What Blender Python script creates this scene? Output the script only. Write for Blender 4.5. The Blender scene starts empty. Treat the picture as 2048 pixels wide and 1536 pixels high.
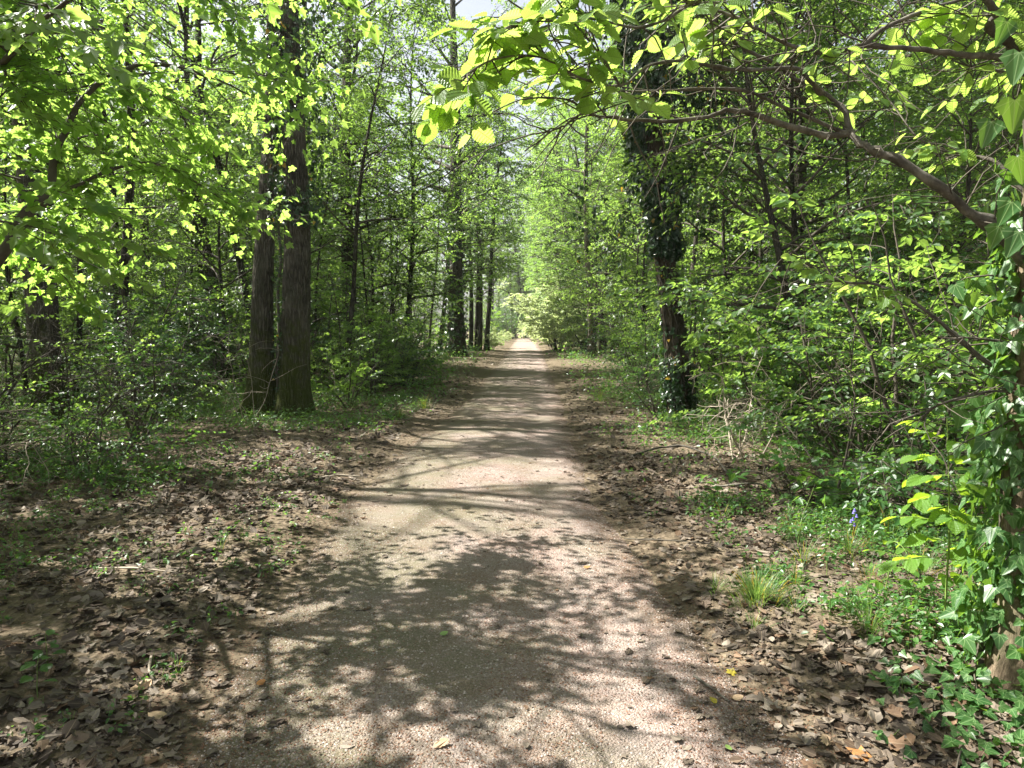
import bpy, math, random
import numpy as np
from mathutils import Vector, Matrix

# ------------------------------------------------------------------ camera, sky, sun, exposure
S = bpy.context.scene
C = S.collection
S.render.engine = 'CYCLES'
S.view_settings.view_transform = 'Standard'
S.view_settings.look = 'None'
S.view_settings.gamma = 1.0
S.view_settings.use_curve_mapping = False
S.view_settings.exposure = 2.2
S.cycles.use_denoising = True
S.cycles.max_bounces = 9
S.cycles.diffuse_bounces = 4
S.cycles.glossy_bounces = 2
S.cycles.transmission_bounces = 4
S.cycles.caustics_reflective = False
S.cycles.caustics_refractive = False
S.cycles.sample_clamp_indirect = 6.0

HAZE = .0004
S.cycles.volume_bounces = 0
FPX = 1450.0
PITCH = math.atan((768 - 655) / FPX)
CAM = np.array([0.0, 0.0, 1.6])
cam_d = bpy.data.cameras.new('camera')
cam_d.sensor_width = 36.0
cam_d.lens = 36.0 * FPX / 2048
cam_d.clip_start = 0.05
cam_d.clip_end = 3000
cam = bpy.data.objects.new('camera', cam_d)
cam.location = CAM
cam.rotation_euler = (math.pi / 2 - PITCH, 0, 0)
C.objects.link(cam)
S.camera = cam

SUN_EL = math.radians(50)
SUN_AZ = math.radians(-72)          # from the view direction (+Y), negative = to the left
sun_dir = np.array([math.sin(SUN_AZ) * math.cos(SUN_EL), math.cos(SUN_AZ) * math.cos(SUN_EL), math.sin(SUN_EL)])
sd = bpy.data.lights.new('sun', 'SUN')
sd.energy = 5.0
sd.angle = math.radians(0.55)
sd.color = (1.0, 0.955, 0.89)
so = bpy.data.objects.new('sun', sd)
so.rotation_euler = Vector(sun_dir).to_track_quat('Z', 'Y').to_euler()
C.objects.link(so)

W = bpy.data.worlds.new('World')
S.world = W
W.use_nodes = True
wn = W.node_tree
bg = wn.nodes['Background']
sky = wn.nodes.new('ShaderNodeTexSky')
sky.sky_type = 'NISHITA'
sky.sun_disc = False
sky.sun_elevation = SUN_EL
sky.sun_rotation = SUN_AZ
sky.dust_density = 3.0
sky.air_density = 1.0
hs_ = wn.nodes.new('ShaderNodeHueSaturation')      # thin bright haze in the sky: paler than clear blue
hs_.inputs['Saturation'].default_value = .42
wn.links.new(sky.outputs[0], hs_.inputs['Color'])
wn.links.new(hs_.outputs[0], bg.inputs[0])
bg.inputs[1].default_value = 0.05

# ------------------------------------------------------------------ helpers
FW = np.array([0, math.cos(PITCH), -math.sin(PITCH)])
UP = np.array([0, math.sin(PITCH), math.cos(PITCH)])
RX = np.array([1.0, 0, 0])


def at(px, py, d):
    """the place in the wood that was measured at this photograph position and distance"""
    return CAM + d * (FW + (px - 1024) / FPX * RX + (768 - py) / FPX * UP)


def to_px(P):
    """photograph position of a place (used only to measure)"""
    r = np.asarray(P) - CAM
    d = r @ FW
    return 1024 + FPX * (r @ RX) / d, 768 - FPX * (r @ UP) / d


def norm(v):
    return v / np.maximum(np.linalg.norm(v, axis=-1, keepdims=True), 1e-9)


class VNoise:
    """smooth value noise in 2-D"""
    def __init__(self, seed, n=256):
        self.t = np.random.default_rng(seed).random((n, n))
        self.n = n

    def __call__(self, x, y):
        x = np.asarray(x, float); y = np.asarray(y, float)
        xi = np.floor(x).astype(int); yi = np.floor(y).astype(int)
        fx = x - xi; fy = y - yi
        fx = fx * fx * (3 - 2 * fx); fy = fy * fy * (3 - 2 * fy)
        n = self.n
        a = self.t[xi % n, yi % n]; b = self.t[(xi + 1) % n, yi % n]
        c = self.t[xi % n, (yi + 1) % n]; d = self.t[(xi + 1) % n, (yi + 1) % n]
        return (a * (1 - fx) + b * fx) * (1 - fy) + (c * (1 - fx) + d * fx) * fy


N1, N2, N3 = VNoise(1), VNoise(2), VNoise(3)


def fbm(nz, x, y, o=4):
    s = 0; a = .5
    for i in range(o):
        s = s + a * nz(x * 2 ** i + 17 * i, y * 2 ** i + 5 * i); a *= .5
    return s


class MB:
    """collects shapes and links them as ONE mesh object"""
    def __init__(self):
        self.V = []; self.F = []; self.A = []; self.U = []; self.n = 0

    def raw(self, V, faces, mat=0, smooth=True, rnd=0.5, uv=None):
        V = np.asarray(V, float).reshape(-1, 3)
        for f in faces:
            self.F.append((np.asarray(f, np.int64) + self.n, mat, smooth))
        self.V.append(V)
        self.A.append(np.full(len(V), rnd) if np.isscalar(rnd) else np.asarray(rnd, float))
        self.U.append(np.zeros((len(V), 2)) if uv is None else uv)
        self.n += len(V)

    def leaves(self, T, P, Y, Nn, size, rnd, mat=0, width=None):
        """T: template (verts, list of equal-size face arrays); Y along the leaf, Nn its face normal"""
        P = np.asarray(P); n = len(P)
        if n == 0:
            return
        Tv, Tf = T
        Y = norm(Y); X = norm(np.cross(Y, Nn)); Z = np.cross(X, Y)
        size = np.broadcast_to(np.asarray(size, float), (n,))
        wd = size if width is None else size * width
        V = P[:, None, :] + (Tv[None, :, 0:1] * wd[:, None, None]) * X[:, None, :] + (Tv[None, :, 1:2] * size[:, None, None]) * Y[:, None, :] \
            + (Tv[None, :, 2:3] * size[:, None, None]) * Z[:, None, :]
        k = len(Tv)
        off = (np.arange(n) * k)[:, None, None]
        faces = [(np.asarray(f)[None] + off).reshape(-1, np.asarray(f).shape[1]) for f in Tf]
        self.raw(V.reshape(-1, 3), faces, mat, False, np.repeat(np.broadcast_to(rnd, (n,)), k), np.tile(Tv[:, :2], (n, 1)))

    def sticks(self, A, B, r, mat=0, taper=.6):
        """thin three-sided twigs, many at once"""
        A = np.asarray(A); B = np.asarray(B); n = len(A)
        if n == 0:
            return
        D = norm(B - A)
        h = np.where(np.abs(D[:, 2:3]) > .9, np.array([[1., 0, 0]]), np.array([[0, 0, 1.]]))
        X = norm(np.cross(D, h)); Y = np.cross(D, X)
        r = np.broadcast_to(np.asarray(r, float), (n,))[:, None]
        ring = []
        for q in range(3):
            a = q * 2 * math.pi / 3
            ring.append(A + r * (math.cos(a) * X + math.sin(a) * Y))
        for q in range(3):
            a = q * 2 * math.pi / 3
            ring.append(B + taper * r * (math.cos(a) * X + math.sin(a) * Y))
        V = np.stack(ring, 1)
        off = (np.arange(n) * 6)[:, None, None]
        f = np.array([[0, 1, 4, 3], [1, 2, 5, 4], [2, 0, 3, 5]])
        self.raw(V.reshape(-1, 3), [(f[None] + off).reshape(-1, 4)], mat, True)

    def tube(self, pts, rad, sides=8, mat=0, wob=None, cap=True):
        pts = np.asarray(pts, float); rad = np.asarray(rad, float); n = len(pts)
        T = norm(np.gradient(pts, axis=0))
        ref = np.array([1., 0, 0]) if abs(T[0][0]) < .8 else np.array([0, 1., 0])
        X = []
        x = ref
        for i in range(n):
            x = x - T[i] * (x @ T[i]); x = x / max(np.linalg.norm(x), 1e-9); X.append(x)
        X = np.array(X); Y = np.cross(T, X)
        a = np.arange(sides) * 2 * math.pi / sides
        R = np.repeat(rad[:, None], sides, 1)
        if wob is not None:
            R = wob(R, a, pts)
        V = pts[:, None, :] + R[:, :, None] * (np.cos(a)[None, :, None] * X[:, None, :] + np.sin(a)[None, :, None] * Y[:, None, :])
        i = np.arange(n - 1)[:, None]; j = np.arange(sides)[None]
        j2 = (j + 1) % sides
        f = np.stack([i * sides + j, i * sides + j2, (i + 1) * sides + j2, (i + 1) * sides + j], -1).reshape(-1, 4)
        faces = [f]
        if cap:
            faces.append(np.arange((n - 1) * sides, n * sides)[None])
        self.raw(V.reshape(-1, 3), faces, mat, True)

    def build(self, name, mats, parent=None):
        me = bpy.data.meshes.new(name)
        V = np.concatenate(self.V)
        me.vertices.add(len(V)); me.vertices.foreach_set('co', V.ravel())
        loops = np.concatenate([f.ravel() for f, m, s in self.F])
        tot = np.concatenate([np.full(len(f), f.shape[1]) for f, m, s in self.F])
        mi = np.concatenate([np.full(len(f), m) for f, m, s in self.F])
        sm = np.concatenate([np.full(len(f), s) for f, m, s in self.F])
        me.loops.add(len(loops)); me.polygons.add(len(tot))
        me.polygons.foreach_set('loop_start', np.concatenate([[0], np.cumsum(tot)[:-1]]).astype(np.int32))
        me.loops.foreach_set('vertex_index', loops.astype(np.int32))
        me.update(calc_edges=True)
        me.polygons.foreach_set('material_index', mi.astype(np.int32))
        me.polygons.foreach_set('use_smooth', sm.astype(bool))
        a = me.attributes.new('rnd', 'FLOAT', 'POINT'); a.data.foreach_set('value', np.concatenate(self.A).astype(np.float32))
        u = np.concatenate(self.U)
        b = me.attributes.new('luv', 'FLOAT_VECTOR', 'POINT')
        b.data.foreach_set('vector', np.concatenate([u, np.zeros((len(u), 1))], 1).astype(np.float32).ravel())
        for m in (mats if isinstance(mats, (list, tuple)) else [mats]):
            me.materials.append(m)
        me.validate()
        o = bpy.data.objects.new(name, me)
        C.objects.link(o)
        if parent is not None:
            o.parent = parent
        return o


def tag(o, label=None, cat=None, group=None, kind=None):
    if label: o['label'] = label
    if cat: o['category'] = cat
    if group: o['group'] = group
    if kind: o['kind'] = kind
    return o


def thing(name, loc, label, cat, group=None, rz=0.0):
    o = bpy.data.objects.new(name, None)
    o.empty_display_size = .2
    o.location = loc; o.rotation_euler = (0, 0, rz)
    C.objects.link(o)
    return tag(o, label, cat, group)


def dup(root, loc, rz, scale, label, group, tilt=(0, 0)):
    r = root.copy(); C.objects.link(r)
    r.location = loc; r.rotation_euler = (tilt[0], tilt[1], rz); r.scale = (scale, scale, scale)
    r['label'] = label; r['group'] = group
    for ch in list(root.children):
        c = ch.copy(); C.objects.link(c); c.parent = r
        for g in list(ch.children):
            d = g.copy(); C.objects.link(d); d.parent = c
    return r


# ------------------------------------------------------------------ materials
class NT:
    def __init__(self, name):
        self.m = bpy.data.materials.new(name); self.m.use_nodes = True
        self.t = self.m.node_tree; self.t.nodes.clear()
        self.out = self.t.nodes.new('ShaderNodeOutputMaterial')

    def n(self, kind, **kw):
        x = self.t.nodes.new('ShaderNode' + kind)
        for k, v in kw.items():
            setattr(x, k, v)
        return x

    def l(self, a, b):
        self.t.links.new(a, b)

    def val(self, sock, v):
        if hasattr(v, 'is_linked') or hasattr(v, 'links'):
            self.l(v, sock)
        else:
            sock.default_value = v if not isinstance(v, tuple) or len(v) == 4 or sock.type == 'VECTOR' else (*v, 1)

    def mix(self, f, a, b, mode='MIX'):
        x = self.n('Mix', data_type='RGBA', blend_type=mode)
        self.val(x.inputs[0], f); self.val(x.inputs[6], a); self.val(x.inputs[7], b)
        return x.outputs[2]

    def math(self, op, a, b=0.0, c=None, clamp=False):
        x = self.n('Math', operation=op, use_clamp=clamp)
        self.val(x.inputs[0], a); self.val(x.inputs[1], b)
        if c is not None: self.val(x.inputs[2], c)
        return x.outputs[0]

    def ramp(self, f, stops):
        x = self.n('ValToRGB')
        e = x.color_ramp.elements
        while len(e) < len(stops): e.new(.5)
        for q, (p, c) in zip(e, stops):
            q.position = p; q.color = (*c, 1) if len(c) == 3 else c
        self.val(x.inputs[0], f)
        return x.outputs[0]

    def noise(self, vec, scale, detail=4, rough=.6, dist=0.0):
        x = self.n('TexNoise'); x.inputs['Scale'].default_value = scale; x.inputs['Detail'].default_value = detail
        x.inputs['Roughness'].default_value = rough; x.inputs['Distortion'].default_value = dist
        if vec is not None: self.l(vec, x.inputs['Vector'])
        return x

    def voro(self, vec, scale, feature='F1', rand=1.0):
        x = self.n('TexVoronoi', feature=feature); x.inputs['Scale'].default_value = scale
        x.inputs['Randomness'].default_value = rand
        if vec is not None: self.l(vec, x.inputs['Vector'])
        return x

    def coords(self, kind='Object', scale=None):
        x = self.n('TexCoord').outputs[kind]
        if scale is not None:
            m = self.n('Mapping'); m.inputs['Scale'].default_value = scale
            self.l(x, m.inputs[0]); return m.outputs[0]
        return x

    def bump(self, h, strength=.5, dist=.02, normal=None):
        b = self.n('Bump'); b.inputs['Strength'].default_value = strength; b.inputs['Distance'].default_value = dist
        self.l(h, b.inputs['Height'])
        if normal is not None: self.l(normal, b.inputs['Normal'])
        return b.outputs[0]

    def pbr(self, col, rough=.8, spec=.3, normal=None):
        p = self.n('BsdfPrincipled')
        self.val(p.inputs['Base Color'], col); self.val(p.inputs['Roughness'], rough)
        self.val(p.inputs['Specular IOR Level'], spec)
        if normal is not None: self.l(normal, p.inputs['Normal'])
        return p.outputs[0]

    def done(self, sh):
        self.l(sh, self.out.inputs[0]); return self.m


def leaf_mat(name, c0, c1, t0, t1, trans=.45, rough=.38, spec=.5, veins=0.0, yellow=None, palm=0.0):
    """c: reflected colours, t: colours of the light that comes through the leaf"""
    k = NT(name)
    r = k.n('Attribute', attribute_name='rnd').outputs['Fac']
    oi = k.n('ObjectInfo').outputs['Random']
    f = k.math('ADD', k.math('MULTIPLY', r, .75), k.math('MULTIPLY', oi, .25))
    col = k.mix(f, c0, c1); tr = k.mix(f, t0, t1)
    if yellow:
        y = k.math('GREATER_THAN', r, yellow)
        col = k.mix(y, col, (.45, .30, .03)); tr = k.mix(y, tr, (.55, .38, .03))
    nrm = None
    if palm:
        # pale veins that spread from the leaf's base
        uv = k.n('Attribute', attribute_name='luv').outputs['Vector']
        sx = k.n('SeparateXYZ'); k.l(uv, sx.inputs[0])
        ax = k.math('ABSOLUTE', sx.outputs[0]); ay = k.math('SUBTRACT', sx.outputs[1], .05)
        an = k.math('ARCTAN2', ax, ay)
        rr = k.math('SQRT', k.math('ADD', k.math('MULTIPLY', ax, ax), k.math('MULTIPLY', ay, ay)))
        v = 0.0
        for q in (0, .62, 1.25):
            w = k.math('LESS_THAN', k.math('MULTIPLY', k.math('ABSOLUTE', k.math('SUBTRACT', an, q)), rr), .013)
            v = w if q == 0 else k.math('MAXIMUM', v, w)
        v = k.math('MULTIPLY', v, palm)
        col = k.mix(v, col, (.20, .30, .12)); tr = k.mix(v, tr, (.25, .35, .06))
    if veins:
        uv = k.n('Attribute', attribute_name='luv').outputs['Vector']
        sx = k.n('SeparateXYZ'); k.l(uv, sx.inputs[0])
        ax = k.math('ABSOLUTE', sx.outputs[0])
        ph = k.math('MULTIPLY', k.math('SUBTRACT', sx.outputs[1], k.math('MULTIPLY', ax, .75)), 2 * math.pi * 11)
        w = k.math('SINE', ph)
        mid = k.math('LESS_THAN', ax, .012)
        v = k.math('MAXIMUM', k.math('MULTIPLY', k.math('GREATER_THAN', w, .86), .55), mid)
        v = k.math('MULTIPLY', v, veins)
        col = k.mix(v, col, (.16, .26, .06)); tr = k.mix(v, tr, (.14, .24, .02))
        nrm = k.bump(w, .5, .004)
    p = k.pbr(col, rough, spec, nrm)
    tl = k.n('BsdfTranslucent'); k.l(tr, tl.inputs[0])
    mx = k.n('MixShader'); mx.inputs[0].default_value = trans
    k.l(p, mx.inputs[1]); k.l(tl.outputs[0], mx.inputs[2])
    return k.done(mx.outputs[0])


M = {}
M['leaf_maple'] = leaf_mat('maple_leaf', (.035, .095, .018), (.075, .16, .035), (.28, .49, .06), (.50, .72, .14), .55, .36)
M['leaf_wood'] = leaf_mat('woodland_leaf', (.022, .070, .017), (.055, .115, .028), (.19, .38, .045), (.42, .62, .10), .46, .40)
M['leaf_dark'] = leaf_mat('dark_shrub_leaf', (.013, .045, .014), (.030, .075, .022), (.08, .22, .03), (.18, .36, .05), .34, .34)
M['leaf_tall'] = leaf_mat('tall_tree_leaf', (.022, .064, .020), (.05, .11, .030), (.19, .38, .05), (.42, .62, .11), .48, .42)
M['leaf_horn'] = leaf_mat('hornbeam_leaf', (.035, .10, .018), (.085, .17, .03), (.28, .48, .06), (.58, .76, .15), .52, .36, veins=.8)
M['leaf_ivy'] = leaf_mat('ivy_leaf', (.010, .032, .010), (.022, .055, .014), (.05, .13, .01), (.12, .25, .02), .18, .30, .5, yellow=.985)
M['leaf_ivy_near'] = leaf_mat('young_ivy_leaf', (.02, .065, .018), (.05, .12, .03), (.12, .30, .02), (.30, .50, .05), .32, .38, .4, palm=.8)
M['leaf_painted_glare'] = leaf_mat('painted_glare_leaf', (.26, .34, .15), (.40, .46, .28), (.50, .62, .20), (.70, .80, .35), .45, .40)  # leaf colour paled to paint in the glare of full sun
M['leaf_herb'] = leaf_mat('herb_leaf', (.022, .075, .018), (.06, .14, .03), (.15, .34, .04), (.30, .52, .07), .38, .38, .45)
M['leaf_elder'] = leaf_mat('elder_leaf', (.05, .13, .02), (.10, .20, .03), (.35, .58, .03), (.5, .7, .05), .48, .42, .4, veins=.4)
M['grass'] = leaf_mat('grass_blade', (.035, .095, .022), (.10, .17, .05), (.16, .34, .04), (.34, .50, .10), .34, .45, .35, yellow=.90)


def bark_mat(name, dark, light, moss=None, vs=34., hs=.16, depth=.03, mossz=1.0):
    k = NT(name)
    co = k.coords('Object', (1, 1, hs))
    wob = k.noise(k.coords('Object'), 5, 3)
    va = k.n('VectorMath', operation='MULTIPLY_ADD')
    k.l(wob.outputs['Color'], va.inputs[0]); va.inputs[1].default_value = (.05, .05, .03); k.l(co, va.inputs[2])
    v = k.voro(va.outputs[0], vs, 'DISTANCE_TO_EDGE')
    fur = k.math('MULTIPLY', v.outputs['Distance'], 3.0, clamp=True)
    fine = k.noise(k.coords('Object', (1, 1, .4)), 60, 6, .7)
    big = k.noise(k.coords('Object'), 1.7, 4)
    h = k.math('ADD', fur, k.math('MULTIPLY', fine.outputs['Fac'], .5))
    col = k.mix(fur, dark, light)
    col = k.mix(k.math('MULTIPLY', fine.outputs['Fac'], .6), col, tuple(c * .5 for c in light), 'MIX')
    bf = k.math('MULTIPLY', k.math('SUBTRACT', big.outputs['Fac'], .42), 3.5, clamp=True)
    col = k.mix(k.math('MULTIPLY', bf, .6), col, tuple(c * 1.45 for c in light))
    gl = k.noise(k.coords('Object', (1, 1, .5)), 3.1, 5, .7)
    col = k.mix(k.math('MULTIPLY', k.math('SUBTRACT', gl.outputs['Fac'], .52), 4, clamp=True), col, (.045, .052, .026))
    if moss:
        sx = k.n('SeparateXYZ'); k.l(k.coords('Object'), sx.inputs[0])
        mz = k.math('SUBTRACT', 1.0, k.math('DIVIDE', sx.outputs[2], mossz), clamp=True)
        mn = k.noise(k.coords('Object'), 4.5, 5, .65)
        mf = k.math('MULTIPLY', k.math('SUBTRACT', k.math('ADD', mn.outputs['Fac'], k.math('MULTIPLY', mz, .45)), .62), 5, clamp=True)
        col = k.mix(k.math('MULTIPLY', mf, .8), col, moss)
    return k.done(k.pbr(col, .9, .15, k.bump(h, .9, depth)))


M['bark_oak'] = bark_mat('furrowed_oak_bark', (.016, .014, .011), (.135, .122, .092), (.06, .075, .012), 24, .14, .035, 2.4)
M['bark'] = bark_mat('woodland_bark', (.016, .014, .011), (.080, .070, .054), (.05, .06, .015), 30, .15, .02, 1.5)
M['bark_pale'] = bark_mat('smooth_grey_bark', (.10, .085, .065), (.21, .18, .14), (.08, .085, .03), 18, .6, .004, .6)
M['bark_ivied'] = bark_mat('brown_trunk_bark', (.016, .013, .009), (.085, .066, .044), None, 26, .12, .02)
def near_bark():
    k = NT('tan_trunk_bark')
    co = k.coords('Object', (1, 1, .35)); c1 = k.coords('Object')
    a = k.noise(co, 22, 8, .72, .6); b = k.noise(c1, 5, 5, .6); d = k.noise(k.coords('Object', (1, 1, .12)), 45, 5, .7)
    h = k.math('ADD', k.math('MULTIPLY', a.outputs['Fac'], .6), k.math('MULTIPLY', d.outputs['Fac'], .6))
    col = k.ramp(h, [(.42, (.028, .021, .014)), (.56, (.11, .082, .054)), (.72, (.23, .175, .12))])
    col = k.mix(k.math('MULTIPLY', k.math('SUBTRACT', b.outputs['Fac'], .45), 3, clamp=True), col, (.10, .10, .055))
    return k.done(k.pbr(col, .9, .15, k.bump(h, .9, .02)))


M['bark_tan'] = near_bark()  # mottled tan bark, the same tone all round the trunk


def twig_mat(name, a, b):
    k = NT(name)
    nz = k.noise(k.coords('Object'), 30, 4)
    return k.done(k.pbr(k.mix(nz.outputs['Fac'], a, b), .8, .25, k.bump(nz.outputs['Fac'], .3, .003)))


M['twig'] = twig_mat('brown_twig', (.035, .030, .022), (.10, .085, .062))
M['twig_pale'] = twig_mat('dry_pale_twig', (.24, .20, .15), (.42, .36, .28))
M['stem_green'] = twig_mat('green_stem', (.09, .15, .03), (.16, .22, .05))
def limb_mat():
    k = NT('grey_brown_limb')
    co = k.coords('Object')
    a = k.noise(co, 14, 5, .65); b = k.noise(co, 110, 5, .7); v = k.voro(co, 42)
    col = k.ramp(a.outputs['Fac'], [(.32, (.045, .040, .032)), (.52, (.12, .108, .086)), (.70, (.24, .22, .18))])
    sp = k.math('LESS_THAN', v.outputs['Distance'], .22)
    col = k.mix(k.math('MULTIPLY', sp, k.math('MULTIPLY', k.math('SUBTRACT', a.outputs['Fac'], .42), 5, clamp=True)), col, (.24, .235, .19))
    col = k.mix(k.math('MULTIPLY', b.outputs['Fac'], .5), col, (.03, .026, .02))
    return k.done(k.pbr(col, .85, .2, k.bump(k.math('ADD', b.outputs['Fac'], a.outputs['Fac']), .7, .006)))


M['limb'] = limb_mat()


def litter_mat(name, cols, trans=.12):
    k = NT(name)
    r = k.n('Attribute', attribute_name='rnd').outputs['Fac']
    st = [(i / (len(cols) - 1), c) for i, c in enumerate(cols)]
    col = k.ramp(r, st)
    nz = k.noise(k.coords('Object'), 90, 4)
    col = k.mix(k.math('MULTIPLY', nz.outputs['Fac'], .7), col, (.06, .045, .03))
    uv = k.n('Attribute', attribute_name='luv').outputs['Vector']
    sx = k.n('SeparateXYZ'); k.l(uv, sx.inputs[0])
    ax = k.math('ABSOLUTE', sx.outputs[0])
    mid = k.math('LESS_THAN', ax, .015)
    col = k.mix(k.math('MULTIPLY', mid, .4), col, (.30, .23, .15))
    p = k.pbr(col, .75, .25, k.bump(nz.outputs['Fac'], .4, .003))
    tl = k.n('BsdfTranslucent'); k.l(col, tl.inputs[0])
    mx = k.n('MixShader'); mx.inputs[0].default_value = trans
    k.l(p, mx.inputs[1]); k.l(tl.outputs[0], mx.inputs[2])
    return k.done(mx.outputs[0])


M['litter'] = litter_mat('dead_leaf', [(.026, .020, .015), (.065, .050, .037), (.115, .093, .071), (.19, .157, .123), (.085, .058, .040), (.31, .265, .21), (.045, .034, .025), (.17, .10, .055), (.24, .208, .166)])
M['fallen_yellow'] = litter_mat('fallen_yellow_leaf', [(.62, .52, .06), (.62, .52, .06)], .3)
M['fallen_orange'] = litter_mat('fallen_orange_leaf', [(.48, .22, .07), (.48, .22, .07)], .2)
M['fallen_tan'] = litter_mat('fallen_tan_leaf', [(.58, .42, .26), (.58, .42, .26)], .2)
M['fallen_green'] = leaf_mat('fallen_green_leaf', (.16, .26, .07), (.2, .3, .08), (.3, .5, .05), (.3, .5, .05), .2)
M['debris'] = litter_mat('bud_scale', [(.16, .07, .035), (.24, .11, .06), (.13, .06, .035), (.28, .16, .10)], 0.05)
M['stones'] = litter_mat('pebble', [(.16, .135, .11), (.40, .35, .31), (.26, .215, .185), (.56, .50, .45), (.20, .17, .14), (.34, .25, .20)], 0.0)


def ground_mat():
    k = NT('woodland_soil')
    co = k.coords('Object')
    a = k.noise(co, 1.3, 5); b = k.noise(co, 22, 6, .7); v = k.voro(co, 26)
    col = k.ramp(b.outputs['Fac'], [(.25, (.020, .015, .010)), (.5, (.075, .056, .038)), (.75, (.17, .13, .09))])
    col = k.mix(k.math('MULTIPLY', a.outputs['Fac'], .35), col, (.05, .065, .02))
    lv = k.mix(v.outputs['Color'], (.10, .075, .05), (.32, .25, .18))
    col = k.mix(.35, col, lv)
    h = k.math('ADD', b.outputs['Fac'], v.outputs['Distance'])
    return k.done(k.pbr(col, .95, .1, k.bump(h, .8, .03)))


def path_mat():
    k = NT('gravel_path')
    co = k.coords('Object')
    v1 = k.voro(co, 95); v2 = k.voro(co, 260); b = k.noise(co, 3.0, 6, .65); g = k.noise(co, 1.1, 5, .6); f = k.noise(co, 120, 4, .7)
    s1 = k.mix(v1.outputs['Color'], (.12, .090, .078), (.47, .395, .36))
    s2 = k.mix(v2.outputs['Color'], (.11, .083, .070), (.46, .385, .345))
    col = k.mix(.5, s1, s2)
    edge = k.math('MULTIPLY', v1.outputs['Distance'], 1.1, clamp=True)
    col = k.mix(k.math('MULTIPLY', edge, .55), col, (.13, .105, .075))
    red = k.math('MULTIPLY', k.math('SUBTRACT', b.outputs['Fac'], .42), 3.5, clamp=True)
    red = k.math('MULTIPLY', red, k.math('MULTIPLY', k.math('SUBTRACT', f.outputs['Fac'], .38), 4, clamp=True))
    col = k.mix(k.math('MULTIPLY', red, .85), col, (.19, .095, .065))
    sp = k.n('SeparateXYZ'); k.l(co, sp.inputs[0])
    gr = k.math('MULTIPLY', k.math('SUBTRACT', k.math('SUBTRACT', g.outputs['Fac'], k.math('MULTIPLY', sp.outputs[0], .13)), .40), 4, clamp=True)  # olive moss tint, stronger leftward, also puts shade tone into the colour
    gr = k.math('MULTIPLY', gr, k.noise(co, 60, 3, .7).outputs['Fac'])
    col = k.mix(k.math('MULTIPLY', gr, 1.2, clamp=True), col, (.085, .09, .042))
    s = k.n('Attribute', attribute_name='rnd').outputs['Fac']
    soil = k.ramp(k.noise(co, 30, 6, .7).outputs['Fac'], [(.3, (.03, .022, .015)), (.55, (.11, .08, .055)), (.8, (.22, .17, .12))])
    en = k.noise(co, 4.5, 6, .7)
    ef = k.math('MULTIPLY', k.math('SUBTRACT', k.math('ADD', s, k.math('MULTIPLY', en.outputs['Fac'], .9)), 1.12), 3.0, clamp=True)
    col = k.mix(ef, col, soil)
    h = k.math('SUBTRACT', k.math('ADD', k.math('MULTIPLY', f.outputs['Fac'], .5), k.math('MULTIPLY', k.math('SUBTRACT', 1, v2.outputs['Distance']), .4)), edge)
    return k.done(k.pbr(col, .95, .12, k.bump(h, .8, .009)))


M['ground'] = ground_mat()
M['path'] = path_mat()


def plain(name, c, rough=.6):
    k = NT(name); return k.done(k.pbr(c, rough, .3))


M['bluebell'] = leaf_mat('bluebell_petal', (.16, .14, .55), (.25, .22, .7), (.3, .25, .8), (.3, .25, .8), .3)


# ------------------------------------------------------------------ leaf shapes (x across, y along, z out of the leaf)
def half_to_full(half, fold=.12, droop=.18):
    """outline of one half -> two faces that meet at a folded midrib"""
    h = np.array(half, float)
    k = len(h)
    def z(p): return fold * np.abs(p[:, 0]) - droop * p[:, 1] ** 2
    R = np.column_stack([h, z(h)])
    L = np.column_stack([-h[1:-1, 0], h[1:-1, 1], z(h[1:-1])])
    V = np.vstack([R, L])
    fr = list(range(k))
    fl = [0] + [k - 1] + [k + i for i in range(k - 3, -1, -1)]
    return V, [np.array([fr]), np.array([fl])]


T_RHOMB = half_to_full([(0, 0), (.30, .45), (0, 1)], .25, .15)
T_OVAL = half_to_full([(0, 0), (.27, .22), (.30, .55), (0, 1)], .22, .2)
T_MAPLE = half_to_full([(0, 0), (.20, -.07), (.39, .01), (.42, .14), (.28, .22), (.50, .42), (.48, .56), (.28, .54), (.19, .72), (.13, .93), (0, 1)], .15, .2)
T_IVY = half_to_full([(0, .07), (.15, -.05), (.33, 0), (.49, .20), (.36, .33), (.29, .46), (.19, .72), (.09, .92), (0, 1)], .08, .16)
T_BLADE = (np.array([[-.02, 0, 0], [.02, 0, 0], [-.022, .4, .0], [.022, .4, .0], [-.016, .75, -.10], [.016, .75, -.10], [0, 1, -.28]]),
           [np.array([[0, 1, 3, 2], [2, 3, 5, 4]]), np.array([[4, 5, 6]])])


def serrated(n=9, pleat=.016):
    """ovate leaf with a toothed rim and pleats along its side veins"""
    ys = np.linspace(0, 1, n * 2 + 1)
    wv = .36 * np.sin(math.pi * ys ** .82) ** .8
    wv[0] = .01; wv[-1] = 0
    tooth = np.where(np.arange(len(ys)) % 2 == 1, 1.05, .94)
    cols = [-1, -.5, 0, .5, 1]
    V = []
    for i, y in enumerate(ys):
        for c in cols:
            x = c * wv[i] * (tooth[i] if abs(c) == 1 else 1)
            yy = y + .10 * abs(c) * (1 - y) * .9
            z = .22 * abs(x) - .16 * yy ** 2 + (pleat if i % 2 else -pleat) * abs(c)
            V.append((x, yy, z))
    V = np.array(V); F = []
    for i in range(len(ys) - 1):
        for j in range(4):
            a = i * 5 + j
            F.append([a, a + 1, a + 6, a + 5])
    return V, [np.array(F)]


T_HORN = serrated()


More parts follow.
